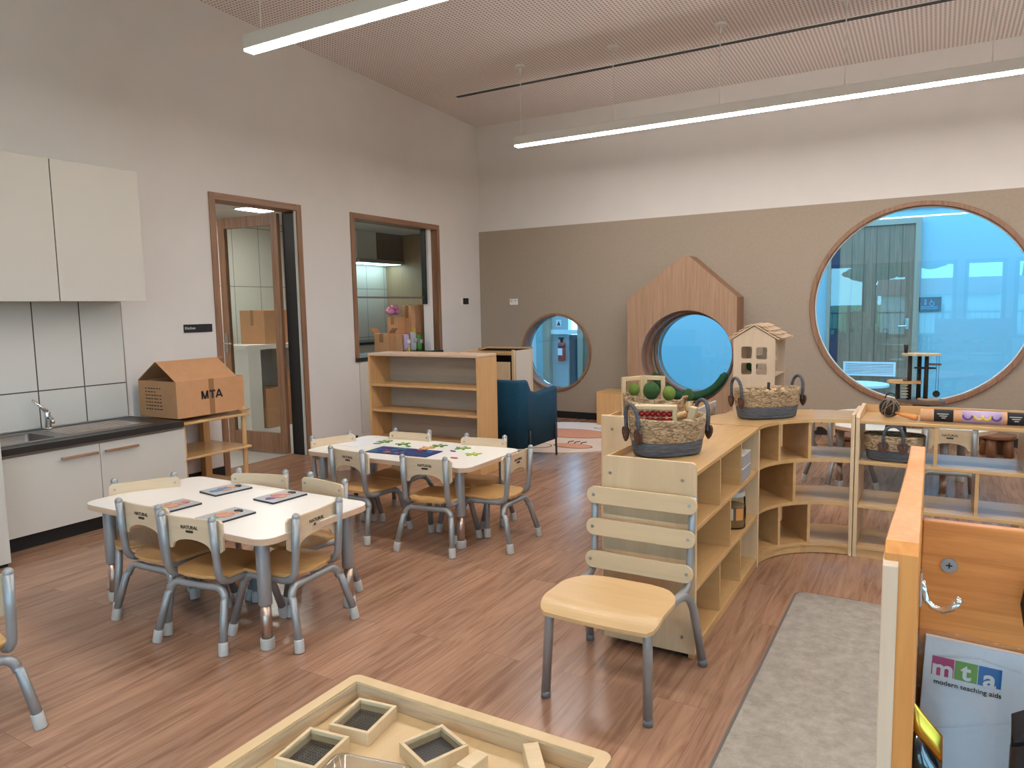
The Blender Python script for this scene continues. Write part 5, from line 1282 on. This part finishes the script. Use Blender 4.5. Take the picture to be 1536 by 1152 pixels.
# ------------------------------------------------------------------ rug, tray table, toys
rgx = thing('floor_rug', 'taupe rectangular rug with a grey bound edge on the right', 'rug', (5.44, -5.7, 0))
rot = Matrix.Rotation(0, 4, 'Z')
P = rrect(-0.85, -1.6, 0.85, 1.24, 0.05)
MB().prism(P, 'z', 0, 0.009).build('edge_binding', 'rugedge', rgx)
MB().prism(rrect(-0.838, -1.588, 0.838, 1.228, 0.05), 'z', 0.0092, 0.014).build('pile', 'rug', rgx)

tz = 0.48
ty = thing('tray_table', 'low pine table with a raised rim holding mirror blocks, at the bottom of the picture', 'table', (4.27, -7.18, 0))
x0, x1, y0, y1 = -0.335, 0.335, -0.47, 0.47
plate('rim', rrect(x0, y0, x1, y1, 0.022), [rrect(x0+0.028, y0+0.028, x1-0.028, y1-0.028, 0.006)], 0.045, 'traywood', ty, 'xy', tz-0.0225)
ins = [(x0+0.0285, y0+0.0285), (x1-0.0285, y0+0.0285), (x1-0.0285, y1-0.0285), (x0+0.0285, y1-0.0285)]
MB().box((x0+0.0285, y1-0.0315, tz-0.040), (x1-0.0285, y1-0.0285, tz-0.004)).build('inner_lip', 'traygrainx', ty)
MB().box((x0+0.0285, y0+0.0285, tz-0.04), (x0+0.0315, y1-0.032, tz-0.004)).build('inner_lip', 'traygrain', ty)
MB().box((x0+0.01, y0+0.01, tz-0.06), (x1-0.01, y1-0.01, tz-0.0455)).build('apron', 'traywood', ty)
MB().box((x0+0.0285, y0+0.0285, tz-0.045), (x1-0.0285, y1-0.0285, tz-0.0415)).build('tray_floor', 'traywood', ty)
for sx in (-1, 1):
    for sy in (-1, 1): MB().box((sx*0.29-0.02, sy*0.42-0.02, 0), (sx*0.29+0.02, sy*0.42+0.02, tz-0.061)).build('leg', 'traywood', ty)
FZ = tz-0.041
def mirror_block(x, y, rz, label, mat, w=0.10, d=0.115):
    o = thing('mirror_block', label, 'block', (x, y, FZ), g(rz), 'framed window blocks on the tray table')
    a, b_, t_, h_ = w/2, d/2, 0.008, 0.030
    MB().box((-a, -b_, 0), (-a+t_, b_, h_), 0.001).box((a-t_, -b_, 0), (a, b_, h_), 0.001).box((-a+t_, -b_, 0), (a-t_, -b_+t_, h_), 0.001).box((-a+t_, b_-t_, 0), (a-t_, b_, h_), 0.001).build('frame', 'blockwood', o)
    MB().box((-a+t_, -b_+t_, 0.003), (a-t_, b_-t_, 0.008)).build('panel', mat, o)
    MB().box((-a+t_, -b_+t_, 0.020), (a-t_, b_-t_, 0.0215)).build('clear_window', 'acrylic', o)
    return o
mirror_block(4.062, -6.825, 8, 'framed mirror block nearest the far corner of the tray table', 'mirror')
mirror_block(4.050, -6.965, 8, 'framed mirror block at the left edge of the tray table', 'mirror')
mirror_block(4.262, -6.838, -22, 'framed block with a dark gauze panel, right one on the tray table', 'mesh', 0.10, 0.105)
def arch_block(x, y, rz, l, label):
    o = thing('wooden_block', label, 'block', (x, y, FZ), g(rz))
    MB().box((-0.016, -l/2, 0), (0.016, l/2, 0.04), 0.002).build('body', 'blockwood', o)
arch_block(4.368, -6.855, -8, 0.06, 'small upright wooden block beside the gauze block on the tray table')
arch_block(4.478, -6.80, 38, 0.12, 'longer wooden block lying against the right rim of the tray table')
tbx = thing('plastic_tub', 'clear plastic tub of small items cut by the bottom edge of the picture', 'tub', (4.23, -7.04, FZ), g(12))
m = MB(); m.loft([[(x_, y_, z) for x_, y_ in rrect(-0.085-e, -0.085-e, 0.085+e, 0.085+e, 0.02)] for z, e in ((0, -0.012), (0.045, -0.004), (0.048, 0.0), (0.050, 0.0), (0.050, -0.006), (0.004, -0.015))], True, True)
m.build('tub', glass('clear_tub_plastic', (0.80, 0.81, 0.83, 1), 0.05, 0.1), tbx)
m = MB(); 
for k_ in range(16): m.sph((rnd.uniform(-.045, .045), rnd.uniform(-.045, .045), 0.014), 0.010, seg=8, rings=6)
m.build('contents', 'tealdark', tbx)['kind'] = 'stuff'

# ------------------------------------------------------------------ bag rack at the right
rk = thing('bag_rack', 'orange beech bag rack with a curved side panel and coat hook, at the right edge', 'bag rack', (5.38, -6.85, 0))
def R(x): return x-5.38
pr_ = [(-7.05, 0), (-7.05, 1.065), (-7.04, 1.075), (-6.985, 1.086), (-6.94, 1.094), (-6.895, 1.106), (-6.85, 1.118), (-6.815, 1.130), (-6.79, 1.137), (-6.755, 1.139), (-6.735, 1.130), (-6.73, 1.11), (-6.73, 0)]
pts = [(y+6.85, z) for y, z in pr_]
LX = lambda y: R(5.0768 + 0.0155*min(1, max(0, (y-(-7.03+6.85))/0.22)))
def soft(P):
    Q = []
    for a_, b_ in zip(P, P[1:]+P[:1]): Q += [(a_[0]*.9+b_[0]*.1, a_[1]*.9+b_[1]*.1), (a_[0]*.1+b_[0]*.9, a_[1]*.1+b_[1]*.9)]
    return Q
sp2 = pts[:2]+soft(pts[2:12])[:-2]+pts[12:]
cy_ = lambda p, e: (p[0]+(e if p[0] < -0.1 else 0), p[1]-(e if p[1] > 0.5 else 0))
m = MB(); m.loft([[(R(5.1115), *cy_(p, 0.0012)) for p in sp2], [(R(5.1105), *p) for p in sp2], [(LX(p[0])+0.001, *p) for p in sp2], [(LX(p[0]), *cy_(p, 0.0012)) for p in sp2]], True, True, smooth=False)
m.build('side_panel', 'beech', rk)
MB().prism([(y, z) for y, z in pts], 'x', R(6.2), R(6.22), 0.002).build('side_panel', 'beech', rk)
MB().prism([(-0.206, 0), (-0.206, 1.052), (-0.198, 1.058), (-0.16, 1.058), (-0.16, 0)], 'x', R(5.0755), R(5.0915), 0.001).build('joining_strip', 'beechpale', rk)
MB().box((R(5.1116), 0.09, 0.45), (R(6.199), 0.108, 1.030), 0.002).build('back_board', 'beechx', rk)
MB().box((R(5.1116), -0.19, 0.40), (R(6.199), 0.108, 0.42), 0.002).build('shelf', 'beechx', rk)
MB().cyl((R(5.147), 0.0875, 0.968), (R(5.147), 0.0899, 0.968), 0.0105, seg=20).build('bolt', 'steel', rk)
MB().box((R(5.147)-0.004, 0.0865, 0.9672), (R(5.147)+0.004, 0.0876, 0.9688), mtx=None).box((R(5.147)-0.0008, 0.0865, 0.964), (R(5.147)+0.0008, 0.0876, 0.972)).build('bolt_slot', 'ink', rk)
hk = MB().box((R(5.1116), -0.016, 0.938), (R(5.115), 0.006, 0.985), 0.001)
hk.tube([(R(5.114), -0.005, 0.972), (R(5.1175), -0.005, 0.958), (R(5.120), -0.006, 0.946), (R(5.128), -0.008, 0.938), (R(5.139), -0.010, 0.936), (R(5.149), -0.012, 0.942), (R(5.156), -0.013, 0.953)], [0.0042, 0.0042, 0.0044, 0.0046, 0.0046, 0.0050, 0.0062], 12)
hk.sph((R(5.156), -0.013, 0.9535), 0.0063)
hk.build('coat_hook', 'chrome', rk)
# packets standing on the rack shelf
pad = thing('paper_pad', 'white paper pad in a clear sleeve with a pink, green and blue mta logo', 'paper pad', (5.172, -6.80, 0.421), 0)
tilt = Matrix.Rotation(g(-4), 4, 'X') @ Matrix.Rotation(g(2.0), 4, 'Y')
pp = lambda *a: tilt @ Vector(a)
MB().box((-0.066, -0.006, 0), (0.075, 0.006, 0.440), 0.001, mtx=tilt).build('pad', 'paper', pad)
MB().box((-0.083, -0.0105, -0.0), (0.090, -0.0095, 0.452), 0.0, mtx=tilt).box((-0.083, 0.0095, 0), (0.09, 0.0105, 0.452), 0, mtx=tilt).build('sleeve', 'film', pad)
cr = MB(); q = random.Random(3)
cr.tube([pp(-0.083, -0.011, 0.448), pp(-0.03, -0.013, 0.453), pp(0.03, -0.011, 0.450), pp(0.09, -0.012, 0.452)], 0.0016, 6)
for k_ in range(9):
    z = 0.44-k_*0.02; cr.tube([pp(-0.083+q.uniform(0, .004), -0.012, z), pp(-0.076, -0.014, z-0.012), pp(-0.068, -0.011, z-0.02+q.uniform(-.006, .006))], 0.0011, 6)
cr.tube([pp(-0.05, -0.0115, 0.415), pp(0.0, -0.0125, 0.424), pp(0.05, -0.0115, 0.418)], 0.0009, 6)
cr.tube([pp(-0.045, -0.0115, 0.31), pp(0.0, -0.0125, 0.325), pp(0.06, -0.0115, 0.352)], 0.0009, 6)
for k_ in range(14):
    z = 0.43-k_*0.012; cr.tube([pp(-0.083+q.uniform(0, .003), -0.012, z), pp(-0.078, -0.015+q.uniform(-.002, .002), z-0.006), pp(-0.070+q.uniform(-.003, .003), -0.012, z-0.004)], 0.0013, 6)
cr.build('sleeve_crease', 'film', pad)
base = (-0.055, 0.414)
sq_ = 0.0275
lx0, lz0 = -0.0555, 0.386
for i, (c, ch) in enumerate((('magenta', 'm'), ('midgreen', 't'), ('midblue', 'a'))):
    ox = lx0+i*(sq_+0.0012)
    sqo = MB().box((ox, -0.0072, lz0), (ox+sq_, -0.0063, lz0+sq_), mtx=tilt).build('logo_square', c, pad)
    text('logo_letter', ch, 0.036 if ch != 't' else 0.034, tilt @ frame((ox+sq_/2, -0.0076, lz0+sq_/2-(0.0035 if ch != 't' else 0.001)), (1, 0, 0), (0, 0, 1)), 'white', sqo, 0.0002, bold=0.0009)
text('caption', 'modern teaching aids', 0.0096, tilt @ frame((lx0+0.045, -0.0076, lz0-0.0095), (1, 0, 0), (0, 0, 1)), 'ink', pad, 0.0002, bold=0.00012)

def pouch(name, label, loc, rz, w, d, h_, mat, top, cat='pouch', slant=0.0):
    sl = lambda x_: 1-slant*x_/w
    o = thing(name, label, cat, loc, g(rz))
    m = MB(); R_ = []
    for z, sx, sy in ((0, .9, .9), (h_*.1, 1, 1), (h_*.55, 1, .95), (h_*.78, .98, .8), (h_*.90, .97, .6)):
        R_.append([(x_*sx, y_*sy, z*sl(x_)) for x_, y_ in sup(w/2, d/2, 28, 3.2)])
    m.loft(R_, True, True); m.build('body', mat, o)
    m = MB(); m.loft([[(x_*sx, y_*sy, z*sl(x_)) for x_, y_ in sup(w/2, d/2, 28, 3.2)] for z, sx, sy in ((h_*.9005, .96, .58), (h_*.95, .96, .35), (h_*.985, .97, .08), (h_, .98, .05))], True, True)
    m.build('folded_top', top, o)
    return o
pouch('foil_pouch', 'gold topped black foil pouch wedged beside the white pad', (5.128, -6.885, 0.421), 15, 0.038, 0.045, 0.372, 'blackfoil', 'gold', slant=0.12)
pouch('foil_pouch', 'dark blue shiny pouch right of the white pad at the picture edge', (5.252, -6.895, 0.421), -10, 0.07, 0.05, 0.432, 'bluefoil', 'bluefoil', slant=-0.12)
st_ = MB(); st_.tube([(0, 0, 0), (-0.006, -0.01, -0.03), (-0.004, -0.012, -0.06)], [0.008, 0.008, 0.005], 10); st_.sph((0, 0, 0), 0.010)
tag(st_.build('black_strap', 'black', None, (5.245, -6.775, 0.965)), 'black rubber knob at the right edge of the beech back board', 'knob')

# ------------------------------------------------------------------ corridor beyond the back wall, ceiling left off so the sky lights it
struct(MB().box((0.0, 0.2, -0.1), (XR+0.2, 2.4, -0.002)).build('floor_open_corridor', 'concrete'))
CW = 1.8
struct(MB().box((0.9, CW, 0), (XR+0.2, CW+0.15, 3.4)).build('wall_open_corridor', 'corridorwall'))
struct(MB().box((0.0, 1.5, 0), (0.13, 1.65, 3.0)).build('wall_open_corridor_left', 'corridorwall'))
struct(MB().box((XR, 0.2, 0), (XR+0.2, CW, 3.4)).build('wall_open_corridor_right', 'corridorwall'))
# small window view: timber post, grey panel, extinguisher
struct(MB().box((0.13, 1.46, 0), (0.235, 1.58, 2.6)).box((0.69, 1.46, 0), (0.76, 1.58, 2.6)).build('trim_4', 'beigeframe'), 'timber posts beyond the small round window')
struct(MB().box((0.236, 1.56, 0), (0.50, 1.66, 2.6)).build('wall_corridor_end', 'greypanelsheen'))
struct(MB().box((0.502, 1.60, 0), (0.645, 1.66, 0.955)).build('wall_corridor_low', 'tealdark'))
struct(MB().box((0.648, 1.62, 0), (0.9, 1.66, 0.62)).build('wall_corridor_step', 'tealdark'))
struct(MB().box((0.236, 1.52, 0.965), (0.69, 1.555, 1.03)).build('trim_5', 'white'), 'white transom bar beyond the small round window')
struct(MB().box((0.77, 1.5, 0), (0.895, 1.58, 2.6)).build('trim_6', 'slatwood'), 'timber slat panel at the right of the small round window view')
fe = thing('fire_extinguisher', 'red fire extinguisher seen through the small round window', 'fire extinguisher', (0.425, 1.49, 0.575))
MB().cyl((0, 0, 0), (0, 0, 0.27), 0.055, seg=24, bev=0.015).build('cylinder', 'extred', fe)
MB().cyl((0, 0, 0.271), (0, 0, 0.32), 0.02).box((-0.03, -0.05, 0.32), (0.03, 0.02, 0.345), 0.006).build('valve', 'black', fe)
MB().box((-0.035, -0.058, 0.09), (0.035, -0.0545, 0.19)).build('label_patch', 'white', fe)
MB().cyl((0, 0, 0.20), (0, 0, 0.225), 0.0556, seg=24).build('black_band', 'ink', fe)
fs = thing('extinguisher_sign', 'small warning sign on the grey panel above the fire extinguisher', 'sign', (0.35, 1.556, 1.075))
MB().box((-0.04, -0.004, 0), (0.04, 0, 0.10)).build('plate', 'white', fs)
MB().prism([(-0.03, 0.015), (0.03, 0.015), (0.0, 0.085)], 'y', -0.006, -0.0042).build('symbol', 'leather', fs)
# timber door with sign
cd = struct(MB().box((4.07, CW-0.05, 0.01), (4.865, CW-0.004, 2.24)).build('door_3', 'slatwood'), 'timber door seen through the big round window')
gr = MB()
for k_ in range(6): gr.box((4.07+0.133*k_-0.003, CW-0.0525, 0.01), (4.07+0.133*k_+0.003, CW-0.05, 2.24))
gr.build('board_groove', 'darkwood', cd)
MB().box((4.866, CW-0.07, 0), (4.925, CW-0.004, 2.30)).box((4.0, CW-0.07, 2.241), (4.866, CW-0.004, 2.30)).build('frame', 'beigeframe', cd)
MB().box((3.975, CW-0.03, 0), (4.068, CW-0.004, 2.24)).build('dark_gap', 'navy', cd)
MB().box((3.93, CW-0.07, 0), (3.974, CW-0.004, 2.30)).build('frame', 'beigeframe', cd)
MB().box((4.79, CW-0.058, 1.02), (4.83, CW-0.0505, 1.15), 0.004).tube([(4.81, CW-0.058, 1.06), (4.81, CW-0.10, 1.06), (4.72, CW-0.10, 1.06)], 0.009, 10).build('handle', 'chrome', cd)
vn = MB().box((4.14, CW-0.06, 0.46), (4.71, CW-0.0505, 0.485)).box((4.14, CW-0.06, 0.605), (4.71, CW-0.0505, 0.63)).box((4.14, CW-0.06, 0.485), (4.165, CW-0.0505, 0.605)).box((4.685, CW-0.06, 0.485), (4.71, CW-0.0505, 0.605))
for k_ in range(6): vn.box((4.165, CW-0.058, 0.49+0.019*k_), (4.685, CW-0.0505, 0.502+0.019*k_))
vn.build('vent_grille', 'white', cd)
ws = thing('toilet_sign', 'dark blue sign with white symbols on the white wall behind the big round window', 'sign', (5.035, CW, 1.225))
MB().box((-0.115, -0.008, 0), (0.115, -0.0005, 0.165)).build('plate', 'navy', ws)
m = MB()
m.sph((-0.045, -0.010, 0.13), 0.012, (1, .2, 1)).box((-0.055, -0.010, 0.075), (-0.035, -0.0082, 0.115))
m.build('symbol', 'cyan', ws)
m = MB(); m.tube([(0.02+0.022*math.cos(a), -0.009, 0.09+0.022*math.sin(a)) for a in [2*PI*k_/14 for k_ in range(14)]], 0.004, 6, closed=True); m.cyl((0.015, -0.009, 0.10), (0.012, -0.009, 0.14), 0.005)
m.build('symbol', 'cyan', ws)
m = MB()
for z in (0.05, 0.03): m.box((-0.09, -0.010, z), (0.08, -0.0082, z+0.008))
m.build('text_line', 'cyan', ws)
wtb = thing('white_table', 'round white table outside the big round window', 'table', (4.35, 1.15, 0))
MB().prism(circ((0, 0), 0.33, 48), 'z', 0.40, 0.425).build('top', 'white', wtb); MB().cyl((0, 0, 0.02), (0, 0, 0.3999), 0.03).build('post', 'steel', wtb); MB().cyl((0, 0, 0), (0, 0, 0.02), 0.2, seg=32).build('foot', 'steel', wtb)
struct(MB().box((0.9, CW-0.03, 2.42), (XR, CW-0.002, 2.50)).build('trim_7', 'white'), 'white ledge high on the wall behind the big round window')

# ------------------------------------------------------------------ outside the rear windows
struct(MB().box((-150, -400, -0.4), (150, YR-0.2, -0.3)).build('floor_lawn', 'grass'), 'lawn outside')
fn = thing('steel_fence', 'dark steel fence on the lawn mirrored in the big round window', 'fence', (4.5, -15.5, -0.3))
m = MB()
for z in (0.25, 1.3): m.box((-9, -0.02, z), (9, 0.02, z+0.05))
for k_ in range(120): m.box((-9+0.15*k_, -0.008, 0.1), (-9+0.15*k_+0.016, 0.008, 1.42))
m.build('rails', 'fence', fn)
for k_ in range(8): MB().box((-8.9+2.4*k_, -0.04, 0), (-8.82+2.4*k_, 0.04, 1.55)).build('post', 'fence', fn)
def tree(x, y, s, label):
    o = thing('gum_tree', label, 'tree', (x, y, -0.3), 0, 'trees beyond the fence')
    MB().cyl((0, 0, 0), (0.1*s, 0, 2.6*s), 0.22*s, 0.12*s, seg=12).build('trunk', 'bark', o)
    m = MB(); q_ = random.Random(int(x*10))
    for k_ in range(60):
        a_, rr_ = q_.uniform(0, 2*PI), math.sqrt(q_.random())
        m.sph((1.7*rr_*math.cos(a_)*s, 1.2*rr_*math.sin(a_)*s, (3.3+q_.uniform(-.5, .9)*(1.1-rr_))*s), q_.uniform(.22, .5)*s, (1.3, 1.2, .62), 9, 7)
    m.build('crown', 'leaf', o)
tree(3.5, -38, 1.15, 'gum tree beyond the fence behind the shed'); tree(1.0, -52, 1.1, 'distant gum tree to the left beyond the fence'); tree(8.6, -34, 1.5, 'gum tree at the right beyond the fence')
shd = thing('white_shed', 'long pale shed beyond the lawn fence', 'shed', (5.2, -28, -0.3))
MB().box((-2.2, -1, 0), (3.2, 1, 1.9)).build('wall', 'shed', shd); MB().prism([(-1.2, 1.9), (1.2, 1.9), (0, 2.6)], 'x', -2.4, 3.4).build('roof', 'terracotta', shd)

# ------------------------------------------------------------------ world, camera
w = bpy.data.worlds.new('sky'); SC.world = w; w.use_nodes = True
nt = w.node_tree; bg = nt.nodes['Background']
tcw = nt.nodes.new('ShaderNodeTexCoord'); sx = nt.nodes.new('ShaderNodeSeparateXYZ'); nt.links.new(tcw.outputs['Generated'], sx.inputs[0])
rp = nt.nodes.new('ShaderNodeValToRGB'); e = rp.color_ramp.elements
e[0].position = 0.0; e[0].color = (0.30, 0.77, 1.0, 1); e[1].position = 0.6; e[1].color = (0.24, 0.54, 0.92, 1)
k_ = e.new(0.15); k_.color = (0.38, 0.74, 1.0, 1)
nt.links.new(sx.outputs[2], rp.inputs['Fac']); nt.links.new(rp.outputs['Color'], bg.inputs['Color'])
bg.inputs['Strength'].default_value = 8.2

cam = bpy.data.cameras.new('camera'); co = bpy.data.objects.new('camera', cam); COL.objects.link(co)
yaw, pit, rol = g(30.3984), g(5.94036), g(-1.08038)
fw = Vector((-math.sin(yaw)*math.cos(pit), math.cos(yaw)*math.cos(pit), -math.sin(pit)))
rt_ = Vector((math.cos(yaw), math.sin(yaw), 0)); up_ = rt_.cross(fw)
c, s = math.cos(rol), math.sin(rol)
r2, u2 = c*rt_+s*up_, -s*rt_+c*up_
co.matrix_world = Matrix(((r2.x, u2.x, -fw.x, 5.1197), (r2.y, u2.y, -fw.y, -7.956), (r2.z, u2.z, -fw.z, 1.35), (0, 0, 0, 1)))
cam.sensor_width = 36; cam.sensor_fit = 'HORIZONTAL'; cam.lens = 36*1088.356/1536; cam.clip_start = 0.02; cam.clip_end = 200
SC.camera = co
vs = SC.view_settings; vs.view_transform = 'Standard'; vs.look = 'None'; vs.gamma = 1; vs.exposure = 0.07
vs.use_curve_mapping = False
cy = SC.cycles
cy.use_denoising = True; cy.max_bounces = 10; cy.diffuse_bounces = 5; cy.glossy_bounces = 4; cy.transparent_max_bounces = 16
cy.sample_clamp_indirect = 6; cy.caustics_reflective = False; cy.caustics_refractive = False
